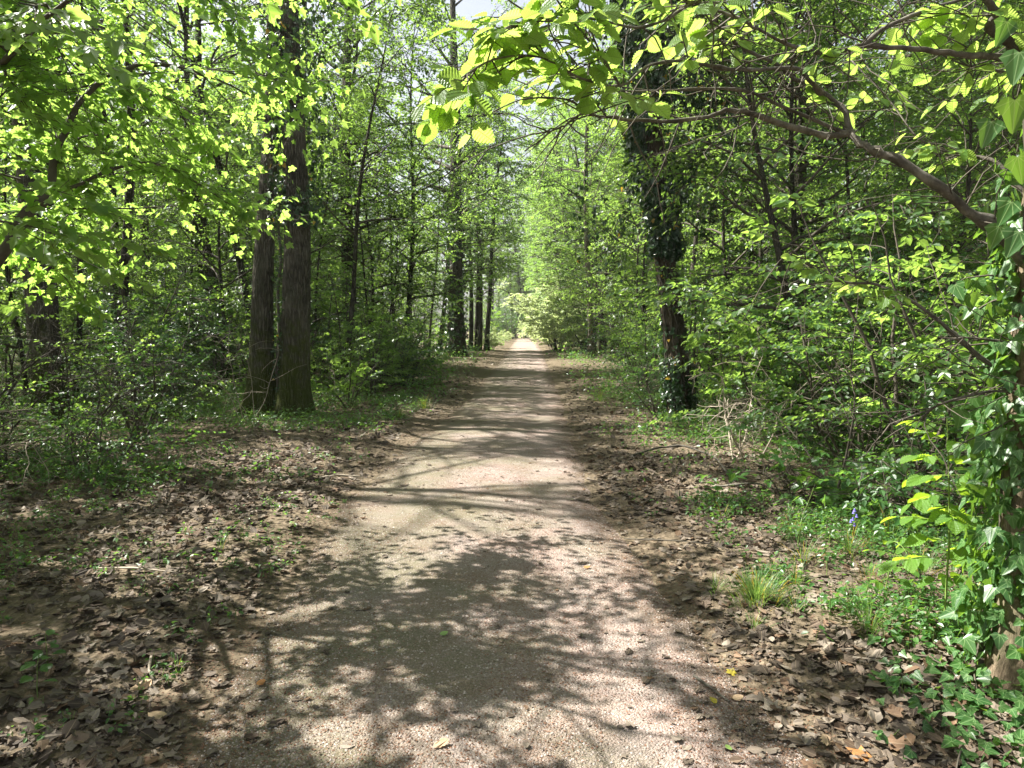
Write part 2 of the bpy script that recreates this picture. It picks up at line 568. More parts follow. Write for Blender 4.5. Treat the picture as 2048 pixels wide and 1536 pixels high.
def curled(half, curl, seed):
    r = np.random.default_rng(seed)
    V, F = half_to_full(half, 0, 0)
    x, y = V[:, 0], V[:, 1] - .5
    V[:, 2] = curl * (1.6 * x ** 2 + .9 * y ** 2) + curl * .9 * x * y * r.normal() + .05 * r.normal(size=len(V))
    V[:, 1] -= .5
    return V, F


LITTER_T = []
_oak = [(0, 0), (.10, .12), (.20, .18), (.14, .28), (.30, .38), (.18, .48), (.34, .62), (.22, .72), (.24, .86), (0, 1)]
_plain = [(0, 0), (.2, .12), (.34, .4), (.28, .72), (.12, .92), (0, 1)]
_map = [(0, 0), (.22, -.10), (.46, .02), (.30, .20), (.56, .50), (.27, .52), (.17, .66), (0, 1)]
for q in range(12):
    LITTER_T.append(curled([_oak, _plain, _map, _plain][q % 4], [.12, .5, .28, -.2][(q // 3) % 4], q))


# ------------------------------------------------------------------ plant builders
def spray_arrays(B, D, L, rng, nsub=6, nleaf=4, droop=.12, flat=.35):
    """flat fans of side twigs that carry leaves: bases B, directions D, lengths L -> twigs and leaves"""
    B = np.asarray(B, float); D = norm(np.asarray(D, float)); L = np.asarray(L, float); s = len(B)
    Nn = norm(np.array([0, 0, 1.]) + flat * rng.normal(size=(s, 3)))
    X = norm(np.cross(D, Nn)); Nn = np.cross(X, D)
    t = np.linspace(.10, 1, nsub)[None] + rng.normal(0, .03, (s, nsub))
    side = np.where((np.arange(nsub)[None] + rng.integers(0, 2, (s, 1))) % 2 == 0, 1., -1.)
    ang = np.radians(58) * (1 - .55 * np.clip(t, 0, 1)) + rng.normal(0, .18, (s, nsub))
    def main(tt):
        P = B[:, None] + D[:, None] * (L[:, None] * tt)[..., None]
        P[..., 2] -= droop * L[:, None] * tt ** 2
        return P
    P = main(t)
    sdir = np.cos(ang)[..., None] * D[:, None] + (np.sin(ang) * side)[..., None] * X[:, None]
    sl = L[:, None] * (.50 - .28 * np.clip(t, 0, 1)) * rng.uniform(.7, 1.3, (s, nsub))
    u = ((np.arange(nleaf) + .6) / nleaf)[None, None] + rng.normal(0, .05, (s, nsub, nleaf))
    LP = P[:, :, None] + sdir[:, :, None] * (sl[..., None] * u)[..., None]
    LP[..., 2] -= droop * sl[..., None] * u ** 2
    s2 = np.where((np.arange(nleaf) % 2) == 0, 1., -1.)[None, None]
    a2 = np.radians(50) + rng.normal(0, .3, (s, nsub, nleaf))
    perp = np.cross(sdir, Nn[:, None])
    Y = np.cos(a2)[..., None] * sdir[:, :, None] + (np.sin(a2) * s2)[..., None] * perp[:, :, None]
    Y[..., 2] -= .22 + .2 * rng.random((s, nsub, nleaf))
    LN = Nn[:, None, None] + .38 * rng.normal(size=(s, nsub, nleaf, 3))
    tw = (B, main(np.ones((s, 1)))[:, 0], P.reshape(-1, 3), (P + sdir * sl[..., None] - np.array([0, 0, 1.]) * (droop * sl)[..., None]).reshape(-1, 3))
    return LP.reshape(-1, 3), Y.reshape(-1, 3), LN.reshape(-1, 3), tw


def add_sprays(mb, B, D, L, rng, T, size, nsub=6, nleaf=4, droop=.12, flat=.35, leaf_m=0, twig_m=1, twig_r=.004, keep=None, var=.35, width=None):
    P, Y, Nn, tw = spray_arrays(B, D, L, rng, nsub, nleaf, droop, flat)
    r = np.clip(np.repeat(rng.random(len(B)), nsub * nleaf) * .6 + rng.random(len(P)) * .5, 0, 1)
    sz = size * (1 - var + 2 * var * rng.random(len(P)))
    k = np.ones(len(P), bool)
    if keep is not None:
        k = keep(P)
    mb.leaves(T, P[k], Y[k], Nn[k], sz[k], r[k], leaf_m, width)
    if twig_r:
        for a_, b_, r_ in ((tw[0], tw[1], twig_r), (tw[2], tw[3], twig_r * .55)):
            if keep is not None:
                q = keep(.5 * (a_ + b_)); a_, b_ = a_[q], b_[q]
            mb.sticks(a_, b_, r_, twig_m, .45)


def curve_pts(p, d, L, n, rng, trop=0.0, wob=.12):
    pts = [np.array(p, float)]; d = norm(np.array(d, float))
    for i in range(n - 1):
        d = norm(d + wob * rng.normal(size=3) + np.array([0, 0, trop]))
        pts.append(pts[-1] + d * L / (n - 1))
    return np.array(pts)


def interp(pts, t):
    t = np.clip(t, 0, 1) * (len(pts) - 1)
    i = np.minimum(np.floor(t).astype(int), len(pts) - 2); f = (t - i)[..., None]
    return pts[i] * (1 - f) + pts[i + 1] * f, norm(pts[i + 1] - pts[i])


def trunk_line(H, lean, wob, rng, n=16):
    z = np.linspace(0, 1, n)
    ph = rng.random(4) * 6.28
    x = lean[0] * z ** 1.2 + wob * (np.sin(z * 4 + ph[0]) - math.sin(ph[0])) + wob * .5 * (np.sin(z * 9 + ph[1]) - math.sin(ph[1]))
    y = lean[1] * z ** 1.2 + wob * (np.sin(z * 4 + ph[2]) - math.sin(ph[2])) + wob * .5 * (np.sin(z * 9 + ph[3]) - math.sin(ph[3]))
    return np.column_stack([x, y, z * H])


def crown_on(mb, tr, r0, h0, nb, R, rng, prof=None, elev=(.5, .9), trop=-.02, nsec=4, nspr=3, sl=(.5, .9), T=T_RHOMB, size=.1, nsub=5, nleaf=4,
             droop=.15, flat=.35, keep=None, sides=5, twig_r=.004, azr=None, topspray=True):
    """boughs, side branches and leaf sprays on a trunk line"""
    H = tr[-1, 2] - tr[0, 2]
    prof = prof or (lambda t: (.35 + .65 * math.sin(math.pi * min(1, .15 + .85 * t))) * (1.0 if t < .8 else .75))
    B, D, Ls = [], [], []
    az = rng.random() * 6.28
    for i in range(nb):
        t = (i + rng.random() * .8) / nb
        tz = h0 / H + (1 - h0 / H) * t * .97
        p, d = interp(tr, np.array(tz))
        az = az + 2.4 + rng.normal(0, .4)
        a = az if azr is None else azr[0] + (azr[1] - azr[0]) * rng.random()
        e = rng.uniform(*elev) * (.5 + .8 * t)
        L = R * prof(t) * rng.uniform(.7, 1.2)
        br = curve_pts(p, (math.cos(a) * math.cos(e), math.sin(a) * math.cos(e), math.sin(e)), L, 7, rng, trop, .13)
        if keep is not None and not keep(br[2:6]).all():
            br = curve_pts(p, (math.cos(a + 1.3) * math.cos(e), math.sin(a + 1.3) * math.cos(e), math.sin(e)), L, 7, rng, trop, .13)
        rb = max(.008, min(r0 * (1 - tz) * .55 + .01, .035 * L))
        mb.tube(br, np.linspace(rb, .006, 7), sides, 1, cap=False)
        for j in range(nsec):
            ts = .22 + .78 * (j + rng.random()) / nsec
            q, qd = interp(br, np.array(ts))
            sgn = 1 if j % 2 else -1
            pd = norm(np.cross(qd, np.array([0, 0, 1.]) + .3 * rng.normal(size=3)))
            sdv = norm(qd * .7 + sgn * pd * rng.uniform(.5, 1.1))
            sL = L * (.55 - .3 * ts) * rng.uniform(.7, 1.3) + .25
            sb = curve_pts(q, sdv, sL, 5, rng, -.03, .15)
            if keep is not None and not keep(sb[1:4:2]).all():
                continue
            mb.tube(sb, np.linspace(max(.006, rb * .4), .004, 5), 3, 1, cap=False)
            for m in range(nspr):
                w, wd = interp(sb, np.array(.25 + .75 * (m + rng.random()) / nspr))
                B.append(w); D.append(wd + .55 * norm(rng.normal(size=3)) * np.array([1, 1, .5])); Ls.append(rng.uniform(*sl))
        for m in range(2):
            w, wd = interp(br, np.array(rng.uniform(.75, 1)))
            B.append(w); D.append(wd + .4 * rng.normal(size=3) * np.array([1, 1, .4])); Ls.append(rng.uniform(*sl))
    add_sprays(mb, np.array(B), np.array(D), np.array(Ls), rng, T, size, nsub, nleaf, droop, flat, 0, 1, twig_r, keep)


def make_tree(name, label, cat, loc, H, r0, rng, lean=(0, 0), wob=.15, bark='bark', leaf='leaf_tall', flare=.5, part='trunk', tr_sides=10, **kw):
    root = thing(name, loc, label, cat)
    tr = trunk_line(H, lean, wob, rng)
    t = np.linspace(0, 1, len(tr))
    rad = r0 * ((1 - t) ** .75 * .95 + .05)
    dz = tr[:, 2]
    tb = MB()
    # a flared, slightly uneven foot
    n = 40
    tt = np.concatenate([np.linspace(0, .06, 7)[:-1], np.linspace(.06, 1, n - 6)])
    P, _ = interp(tr, tt)
    rr = np.interp(tt, t, rad) * (1 + flare * np.exp(-P[:, 2] / (2.2 * r0 + .02)))
    P[0, 2] -= .15
    ph = rng.random(6) * 6.28
    def wobf(Rm, a, pts):
        z = pts[:, 2:3]
        return Rm * (1 + .05 * np.sin(2 * a[None] + ph[0] + z * .5) + .04 * np.sin(3 * a[None] + ph[1] - z * .8)
                     + .10 * np.exp(-z / (3 * r0 + .01)) * np.sin(5 * a[None] + ph[2]))
    tb.tube(P, rr, tr_sides, 0, wobf)
    tb.build(part, M[bark], root)
    cb = MB()
    crown_on(cb, tr, r0, rng=rng, **kw)
    cb.build('crown', [M[leaf], M['twig']], root)
    return root, tr, rad


def ivy_on(mb, tr, rad, z0, z1, n, rng, spread=.12, size=.075, bulge=None, T=T_IVY):
    """ivy leaves that clothe a trunk between two heights, with a few stems on the bark"""
    z = z0 + (z1 - z0) * rng.random(n)
    zt = tr[:, 2]
    cx = np.interp(z, zt, tr[:, 0]); cy = np.interp(z, zt, tr[:, 1]); r = np.interp(z, zt, rad)
    a = rng.random(n) * 2 * math.pi
    k = fbm(N2, a * 1.6, z * 1.1 + 7)
    ok = k > .36 + .12 * rng.random(n)
    b = spread * rng.random(n) ** 1.5
    if bulge is not None:
        b = b + bulge(z, a) * rng.random(n) ** .7
    rr = r + .015 + b
    P = np.column_stack([cx + rr * np.cos(a), cy + rr * np.sin(a), z])
    out = np.column_stack([np.cos(a), np.sin(a), np.zeros(n)])
    Nn = out + np.array([0, 0, .5]) + .45 * rng.normal(size=(n, 3))
    Y = np.array([0, 0, -1.]) + .55 * rng.normal(size=(n, 3)) + .35 * out
    mb.leaves(T, P[ok], Y[ok], Nn[ok], (size * (.55 + .8 * rng.random(n)))[ok], rng.random(n)[ok], 0)
    for s in range(7):
        a0 = rng.random() * 6.28
        zz = np.linspace(z0, z1, 30)
        aa = a0 + np.cumsum(rng.normal(0, .10, 30))
        rr = np.interp(zz, zt, rad) + .012
        mb.tube(np.column_stack([np.interp(zz, zt, tr[:, 0]) + rr * np.cos(aa), np.interp(zz, zt, tr[:, 1]) + rr * np.sin(aa), zz]),
                np.linspace(.016, .006, 30), 5, 1, cap=False)


# ------------------------------------------------------------------ the ground and the path
PY = np.array([-6, 2.5, 3.5, 5.1, 6.6, 9.4, 12, 16, 24, 36, 52, 78, 110, 160])
PC = np.array([-.05, -.09, -.20, -.28, -.40, -.29, -.16, .05, .25, .55, .92, 1.35, 2.0, 3.5])
PW = np.array([1.2, 1.2, 1.25, 1.25, 1.22, 1.22, 1.18, 1.12, 1.15, 1.2, 1.3, 1.3, 1.3, 1.3])


def pc(y): return np.interp(y, PY, PC)
def pw(y): return np.interp(y, PY, PW)


def ground_z(x, y):
    s = np.abs(x - pc(y)) - pw(y)
    k = np.clip((s + .35) / .9, 0, 1); k = k * k * (3 - 2 * k)
    z = -.03 + k * (.065 + .10 * (fbm(N1, x * .8 + 50, y * .8 + 50, 4) - .45)) + .035 * (N2(x * 3 + 9, y * 3 + 9) - .5) * np.clip(s + .5, 0, 1)
    return z + np.clip((s - 1.5) / 8, 0, 1) * .25 * (N3(x * .12 + 3, y * .12 + 3) - .3)


def path_z(x, y):
    s = (x - pc(y)) / pw(y)
    return .014 - .042 * np.clip(np.abs(s), 0, 1.6) ** 4 + .026 * (fbm(N3, x * 2.2 + 20, y * 1.6 + 20, 4) - .45) - .010 * np.exp(-((np.abs(s) - .5) / .2) ** 2)


def sheet(name, xs, ys, zf, mat, kind):
    X, Y = np.meshgrid(xs, ys)
    Z = zf(X, Y)
    n, m = X.shape
    i = np.arange(n - 1)[:, None]; j = np.arange(m - 1)[None]
    f = np.stack([i * m + j, i * m + j + 1, (i + 1) * m + j + 1, (i + 1) * m + j], -1).reshape(-1, 4)
    mb = MB(); mb.raw(np.column_stack([X.ravel(), Y.ravel(), Z.ravel()]), [f], 0, True)
    return tag(mb.build(name, mat), kind=kind)


_u = np.linspace(-1, 1, 320)
gx = 7 * np.sign(_u) * np.abs(_u) + 240 * np.sign(_u) * np.abs(_u) ** 5
gy = np.concatenate([np.linspace(-60, -5, 12)[:-1], np.arange(-5, 20, .09), np.geomspace(20, 290, 80)])
sheet('ground', gx, gy, ground_z, M['ground'], 'structure')
# the path: a gravel ribbon whose rim dips under the soil
v = np.linspace(-1.3, 1.3, 70)
yy = np.concatenate([np.arange(-5, 20, .07), np.geomspace(20, 160, 120)])
Xp = pc(yy)[:, None] + v[None] * pw(yy)[:, None]
Yp = np.repeat(yy[:, None], len(v), 1)
nr, nc = Xp.shape
i = np.arange(nr - 1)[:, None]; j = np.arange(nc - 1)[None]
f = np.stack([i * nc + j, i * nc + j + 1, (i + 1) * nc + j + 1, (i + 1) * nc + j], -1).reshape(-1, 4)
mb = MB(); mb.raw(np.column_stack([Xp.ravel(), Yp.ravel(), path_z(Xp, Yp).ravel()]), [f], rnd=np.abs(np.tile(v, len(yy))))
tag(mb.build('path', M['path']), kind='structure')


def surf_z(x, y): return np.maximum(ground_z(x, y), path_z(x, y) * (np.abs(x - pc(y)) < 1.3 * pw(y)) + -9 * (np.abs(x - pc(y)) >= 1.3 * pw(y)))


# pebbles, bud scales and dead leaves that nobody could count
rng = np.random.default_rng(11)


def scatter(n, y0, y1, xr, rng, pw_=2.0):
    y = y0 + (y1 - y0) * rng.random(n) ** pw_
    w = xr * (.75 * np.maximum(y, 1) + 1.5) / (.75 * 5 + 1.5)
    w = np.minimum(w, .78 * y + 1.2)
    return (2 * rng.random(n) - 1) * w, y


def edge_dist(x, y): return np.abs(x - pc(y)) - pw(y)


T_PEB = (np.array([[.5, 0, 0], [.15, .42, .02], [-.45, .2, 0], [-.35, -.35, .02], [.25, -.42, 0], [.05, 0, .38]]),
         [np.array([[0, 1, 5], [1, 2, 5], [2, 3, 5], [3, 4, 5], [4, 0, 5]])])
n = 95000
y = 2.0 + 9 * rng.random(n) ** 2.0
x = pc(y) + (2 * rng.random(n) - 1) * pw(y) * 1.02
a = rng.random(n) * 6.28
mb = MB()
mb.leaves(T_PEB, np.column_stack([x, y, path_z(x, y) - .001]), np.column_stack([np.cos(a), np.sin(a), .2 * rng.normal(size=n)]),
          np.array([0, 0, 1.]) + .25 * rng.normal(size=(n, 3)), .004 + .013 * rng.random(n) ** 2.6, rng.random(n))
n = 900
y = 2.1 + 8 * rng.random(n) ** 1.6; x = pc(y) + (2 * rng.random(n) - 1) * pw(y) * 1.05; a = rng.random(n) * 6.28
mb.leaves(T_PEB, np.column_stack([x, y, path_z(x, y) - .003]), np.column_stack([np.cos(a), np.sin(a), .2 * rng.normal(size=n)]),
          np.array([0, 0, 1.]) + .2 * rng.normal(size=(n, 3)), .010 + .022 * rng.random(n) ** 3, rng.random(n))
tag(mb.build('gravel', M['stones']), 'loose pale pebbles lying on the gravel path', 'gravel', kind='stuff')

n = 90000
y = 2.0 + 14 * rng.random(n) ** 1.8
x = pc(y) + (2 * rng.random(n) - 1) * pw(y) * 1.15
k = fbm(N1, x * 2.2 + 5, y * 1.1 + 5) + .12 * np.abs(x - pc(y)) / pw(y) > .44 + .22 * rng.random(n)
x, y = x[k], y[k]; n = len(x)
a = rng.random(n) * 6.28
mb = MB()
mb.leaves(T_RHOMB, np.column_stack([x, y, surf_z(x, y) + .003]), np.column_stack([np.cos(a), np.sin(a), .15 * rng.normal(size=n)]),
          np.array([0, 0, 1.]) + .4 * rng.normal(size=(n, 3)), .005 + .009 * rng.random(n), rng.random(n))
tag(mb.build('bud_scale_litter', M['debris']), 'reddish brown bud scales strewn over the path', 'plant litter', kind='stuff')

mb = MB()
for layer, (n, y0, y1, p) in enumerate([(80000, 1.6, 9, 1.25), (52000, 6, 22, 1.3), (14000, 18, 60, 1.2)]):
    x, y = scatter(n, y0, y1, 5.2, rng, p)
    e = edge_dist(x, y)
    pr = np.where(e < -.15, .018 + .17 * np.exp((e + .15) * 4.0), np.where(e < .15, .17 + (e + .15) * 2.4, .9))
    pr = pr * np.clip(.30 + 1.9 * (fbm(N3, x * 1.1, y * 1.1) - .24), .18, 1)
    pr = np.where(e > 2.2, pr * .55, pr)
    k = rng.random(n) < pr
    x, y, e = x[k], y[k], e[k]; n = len(x)
    z = surf_z(x, y) + .006 + .03 * rng.random(n) ** 2 * np.clip(e + .2, 0.05, 1)
    a = rng.random(n) * 6.28
    Y = np.column_stack([np.cos(a), np.sin(a), .30 * rng.normal(size=n) * np.clip(e + .5, .2, 1)])
    Nn = np.array([0, 0, 1.]) + (.40 * np.clip(e + .6, .25, 1))[:, None] * rng.normal(size=(n, 3))
    sz = (.015 + .075 * rng.random(n) ** 2.6) * (1 + .45 * layer) * np.where(e < 0, .75, 1)
    q = rng.integers(0, len(LITTER_T), n); rn = rng.random(n)
    for c in range(len(LITTER_T)):
        s = q == c
        mb.leaves(LITTER_T[c], np.column_stack([x, y, z])[s], Y[s], Nn[s], sz[s], rn[s])
tag(mb.build('leaf_litter', M['litter']), 'curled brown dead leaves covering the verges of the path', 'leaf litter', kind='stuff')


# low herbs: small plants of a few leaves each, thick on the wood floor
def herb_leaves(mb, x, y, rng, hmax, size, T, per=7):
    n = len(x)
    h = hmax * (.35 + .65 * rng.random(n))
    z0 = ground_z(x, y)
    a = rng.random((n, per)) * 6.28
    t = .25 + .75 * rng.random((n, per))
    rad = h[:, None] * .55 * np.sqrt(rng.random((n, per)))
    P = np.stack([x[:, None] + rad * np.cos(a), y[:, None] + rad * np.sin(a), z0[:, None] + h[:, None] * t], -1).reshape(-1, 3)
    Y = np.stack([np.cos(a), np.sin(a), -.1 + .35 * rng.normal(size=(n, per))], -1).reshape(-1, 3)
    Nn = np.array([0, 0, 1.]) + .40 * rng.normal(size=(n * per, 3))
    sz = np.broadcast_to(size, (n,))
    mb.leaves(T, P, Y, Nn, np.repeat(sz, per) * (.5 + .8 * rng.random(n * per)), np.clip(np.repeat(rng.random(n), per) * .6 + .5 * rng.random(n * per), 0, 1), 0)
    A = np.column_stack([x, y, z0 - .01])
    mb.sticks(A, A + np.column_stack([.2 * h * rng.normal(size=n), .2 * h * rng.normal(size=n), h]), .0022, 1)


mb = MB()
for n, y0, y1, hm, sz, T in [(7000, 4.4, 9, .14, .032, T_OVAL), (22000, 7, 18, .26, .046, T_OVAL), (9000, 16, 40, .45, .085, T_RHOMB), (6000, 36, 90, .8, .17, T_RHOMB)]:
    x, y = scatter(n, y0, y1, 6.5, rng, 1.2)
    e = edge_dist(x, y)
    pr = np.clip((e - .15) / 1.3, 0, 1) ** 1.2
    pr = pr * np.clip((fbm(N2, x * .7 + 31, y * .7 + 11) - .30) * 5, .05, 1)
    pr = np.where((x < -1.5) & (y < 11.5), pr * .40, pr)
    k = rng.random(n) < pr
    herb_leaves(mb, x[k], y[k], rng, hm, sz, T)
n = 2600
x = 1.35 + 2.2 * rng.random(n); y = 2.9 + 3.6 * rng.random(n)
k = (fbm(N2, x * 1.6 + 3, y * 1.6 + 8) > .40 + .12 * rng.random(n)) & (x > 1.45 + .25 * rng.random(n))
herb_leaves(mb, x[k], y[k], rng, .17, .034, T_OVAL)
n = 900
x = -1.5 - 2.5 * rng.random(n); y = 2.6 + 4 * rng.random(n)
k = fbm(N3, x * 1.9, y * 1.9) > .50
herb_leaves(mb, x[k], y[k], rng, .07, .026, T_OVAL, 5)
tag(mb.build('ground_cover', [M['leaf_herb'], M['stem_green']]), 'low green herbs covering the floor of the wood', 'ground cover', kind='stuff')

# ------------------------------------------------------------------ where the sun reaches the ground near the camera (metres: x, y, half width, half length)
LIT = np.array([(-0.65,7.53,0.68,0.89), (-0.95,6.64,0.51,0.90), (-0.28,6.27,0.66,0.53), (-0.63,5.18,0.40,0.49), (-0.10,5.64,0.24,0.26), (0.38,5.57,0.23,0.19),
    (-1.13,5.64,0.28,0.36), (0.54,4.89,0.31,0.38), (0.59,4.24,0.27,0.29), (0.72,3.80,0.35,0.33), (0.41,3.67,0.29,0.37), (0.09,3.55,0.23,0.17), (0.45,3.23,0.18,0.19),
    (0.90,3.55,0.20,0.35), (0.25,2.74,0.16,0.14), (0.54,2.70,0.21,0.17), (-0.72,10.99,0.46,0.53), (-1.21,10.02,0.35,0.44), (0.28,10.99,0.31,0.42), (0.44,8.36,0.35,0.37),
    (-0.08,8.52,0.18,0.26), (0.78,7.66,0.16,0.31), (1.61,4.24,0.39,0.58), (1.35,2.77,0.22,0.18), (1.83,6.95,0.29,0.43), (2.68,10.25,0.86,1.41), (-1.74,6.45,0.27,0.75),
    (-2.81,8.68,0.55,0.84), (-0.12,3.73,0.16,0.19), (-1.10,4.04,0.06,0.07), (-0.53,4.59,0.13,0.11), (-0.64,2.74,0.18,0.11), (-2.52,4.50,0.19,0.28), (1.14,17.16,0.48,0.64),
    (-0.15,15.97,0.44,0.67), (-1.54,14.46,0.30,0.73), (2.2, 2.9, .35, .45)])


def sunfoot(P):
    k = P[:, 2] / sun_dir[2]
    return P[:, 0] - sun_dir[0] * k, P[:, 1] - sun_dir[1] * k


SUNNY = [((0.2, 2.4, 2.65), 1.0), ((-2.6, 4.8, 3.4), 1.9), ((-1.7, 5.4, 4.2), 1.6), ((3.3, 7.2, 1.7), 1.2), ((2.35, 3.7, .9), .45), ((2.1, 3.0, .9), .4), ((1.6, 3.1, 2.5), .5)]


def gaps(rng, strength=.97, offset=(0, 0), sunny=None, flecks=True):
    sunny = SUNNY if sunny is None else sunny
    """thins foliage where the photograph's canopy lets the sun through to the path"""
    def keep(P):
        P = P + np.array([offset[0], offset[1], 0])
        x, y = sunfoot(P)
        v = np.zeros(len(P))
        for cx, cy, rx, ry in LIT:
            q = np.sqrt(((x - cx) / (rx * 1.12)) ** 2 + ((y - cy) / (ry * 1.12)) ** 2)
            v = np.maximum(v, np.clip((1.30 - q + .9 * (fbm(N3, x * 5, y * 5, 3) - .44)) / .40, 0, 1))
        if flecks:
          fl = fbm(N2, x * 4.2 + 3, y * 4.2 + 3, 3)
          v = np.maximum(v, np.clip((fl - (.53 if flecks is True else flecks)) / .05, 0, 1) * .95 * (np.abs(x) < 7))
        if sunny:
            for c, r in sunny:
                q = P - np.array(c)
                t = q @ sun_dir
                d = np.linalg.norm(q - t[:, None] * sun_dir, axis=1)
                v = np.maximum(v, np.clip((1.15 * r - d) / (.4 * r), 0, 1) * .9 * (t > 1.5 * r))
        return rng.random(len(P)) > strength * v
    return keep


def poly(pts):
    """a smooth line through measured places"""
    p = np.array([at(*q) for q in pts])
    n = len(p)
    t = np.linspace(0, n - 1, (n - 1) * 4 + 1)
    i = np.minimum(np.floor(t).astype(int), n - 2); f = (t - i)[:, None]
    g = lambda k: p[np.clip(k, 0, n - 1)]
    p0, p1, p2, p3 = g(i - 1), g(i), g(i + 1), g(i + 2)
    return .5 * (2 * p1 + (p2 - p0) * f + (2 * p0 - 5 * p1 + 4 * p2 - p3) * f ** 2 + (3 * p1 - p0 - 3 * p2 + p3) * f ** 3)


def knobbly(mb, pts, r0, r1, rng, sides=8, mat=0, pw_=1.0):
    n = len(pts)
    r = (r1 + (r0 - r1) * (1 - np.linspace(0, 1, n)) ** pw_) * (1 + .09 * rng.normal(size=n) + .55 * (rng.random(n) < .09)).clip(.8, 1.6)
    mb.tube(pts + rng.normal(0, r0 * .12, pts.shape), r, sides, mat, cap=True)


# ------------------------------------------------------------------ twin oak left of the path
rng = np.random.default_rng(21)
OX, OY = -4.08, 13.2
oak = thing('oak_tree', (OX, OY, 0), 'big twin stemmed oak with furrowed bark and a mossy foot, left of the path', 'tree')


def oak_stem(base, top, r, flare, seed, side):
    r_ = np.random.default_rng(seed)
    z = np.concatenate([np.linspace(-.2, 1.2, 26)[:-1], np.linspace(1.2, 17, 60)])
    t = np.clip(z / 17, 0, 1)
    x = base[0] + (top[0] - base[0]) * np.clip(t * 1.5, 0, 1) ** .8; y = base[1] + (top[1] - base[1]) * t
    x = x + .05 * np.sin(z * .8 + seed)
    rad = r * (1 - .75 * t) * (1 - .22 * np.clip(z / 6, 0, 1)) * (1 + flare * np.exp(-np.clip(z, 0, 9) / .42))
    ph = r_.random(8) * 6.28
    def wob(R, a, pts):
        zz = pts[:, 2:3]; A = a[None]
        root = np.exp(-np.clip(zz, 0, 9) / .38)
        return R * (1 + .05 * np.sin(2 * A + ph[0] + .3 * zz) + .035 * np.sin(3 * A + ph[1] + .6 * zz) + root * (.16 * np.sin(4 * A + ph[2]) + .10 * np.sin(7 * A + ph[3]))
                    + .022 * np.sin(19 * A + 3 * np.sin(zz * 2.1) + ph[4]) * np.sin(zz * 1.6 + A * 2 + ph[5]) + .02 * (N1(A * 6 + seed, zz * 5) - .5) * 2)
    mb = MB()
    mb.tube(np.column_stack([x, y, z]), rad, 64, 0, wob)
    mb.build('trunk', M['bark_oak'], oak)
    return np.column_stack([x, y, z])[25:], rad[25:]


sL, rL = oak_stem((-.56, .10), (-.04, .3), .215, .95, 3, -1)
sR, rR = oak_stem((.12, 0), (.24, 0), .295, .45, 5, 1)
mb = MB()
crown_on(mb, sR, .25, 8.6, 24, 5.4, rng, T=T_RHOMB, size=.10, nsec=5, nspr=4, sl=(.6, 1.0), keep=lambda P: gaps(rng, .97, (OX, OY))(P))
crown_on(mb, sL, .18, 8.8, 18, 4.8, rng, T=T_RHOMB, size=.10, nsec=5, nspr=3, sl=(.6, 1.0), keep=lambda P: gaps(rng, .97, (OX, OY))(P))
mb.build('crown', [M['leaf_tall'], M['twig']], oak)
mb = MB()
ivy_on(mb, sR, rR, 3.4, 12.5, 9000, rng, .28, .075, bulge=lambda z, a: (.15 + .75 * np.clip((z - 4) / 4, 0, 1)) * np.clip(.55 + .6 * np.cos(a - .1), 0.05, 1))
mb.build('ivy', [M['leaf_ivy'], M['twig']], oak)
# a thread of ivy in the cleft between the stems
mb = MB()
zz = np.linspace(.1, 4.0, 46)
cl = np.column_stack([-.16 + .16 * zz / 4 + .02 * np.sin(zz * 5), -.20 + .02 * np.sin(zz * 3), zz])
mb.tube(cl, np.linspace(.035, .018, 46), 7, 1)
k = 240
z = 4 * rng.random(k) ** .8
P = np.column_stack([np.interp(z, zz, cl[:, 0]) + .05 * rng.normal(size=k), -.25 - .05 * rng.random(k), z])
mb.leaves(T_IVY, P, np.array([0, 0, -1.]) + .6 * rng.normal(size=(k, 3)), np.array([0, -1., .4]) + .5 * rng.normal(size=(k, 3)), .035 + .02 * rng.random(k), rng.random(k), 0)
mb.build('ivy', [M['leaf_ivy'], M['twig']], oak)

# ------------------------------------------------------------------ ivy clad tree right of the path
rng = np.random.default_rng(31)
IX, IY = 2.87, 12.25
it = thing('ivy_clad_tree', (IX, IY, 0), 'dark ivy covered trunk with a slight lean, close to the right edge of the path', 'tree')
z = np.concatenate([np.linspace(-.2, 1, 16)[:-1], np.linspace(1, 15, 50)])
tr = np.column_stack([-.105 * np.clip(z, 0, 20) + .03 * np.sin(z * 1.3), .03 * z, z])
rad = .185 * (1 - np.clip(z, 0, 15) / 20) * (1 + .5 * np.exp(-np.clip(z, 0, 9) / .3))
mb = MB()
mb.tube(tr, rad, 40, 0, lambda R, a, p: R * (1 + .05 * np.sin(2 * a[None] + p[:, 2:3]) + .03 * np.sin(5 * a[None] + 2 * p[:, 2:3]) + .05 * (N1(a[None] * 5, p[:, 2:3] * 4) - .5)))
mb.build('trunk', M['bark_ivied'], it)
mb = MB()
crown_on(mb, tr[15:], .16, 7.0, 16, 3.8, rng, T=T_RHOMB, size=.095, nsec=4, nspr=3, sl=(.6, .95), keep=lambda P: gaps(rng, .95, (IX, IY))(P))
mb.build('crown', [M['leaf_tall'], M['twig']], it)
mb = MB()
ivy_on(mb, tr, rad, 0, 1.1, 2200, rng, .10, .065)
ivy_on(mb, tr, rad, .9, 3.0, 420, rng, .09, .06)
ivy_on(mb, tr, rad, 2.8, 9.5, 24000, rng, .09, .085, bulge=lambda z, a: .10 + .95 * np.clip((z - 3.5) / 1.6, 0, 1) * np.clip(.45 + .55 * fbm(N3, a * 1.3 + 3, z * 1.2), 0, 1)
       * np.clip(.68 + .5 * np.cos(a), .22, 1.15) * 1.5 * (1 - .2 * np.clip((z - 7) / 3, 0, 1)))
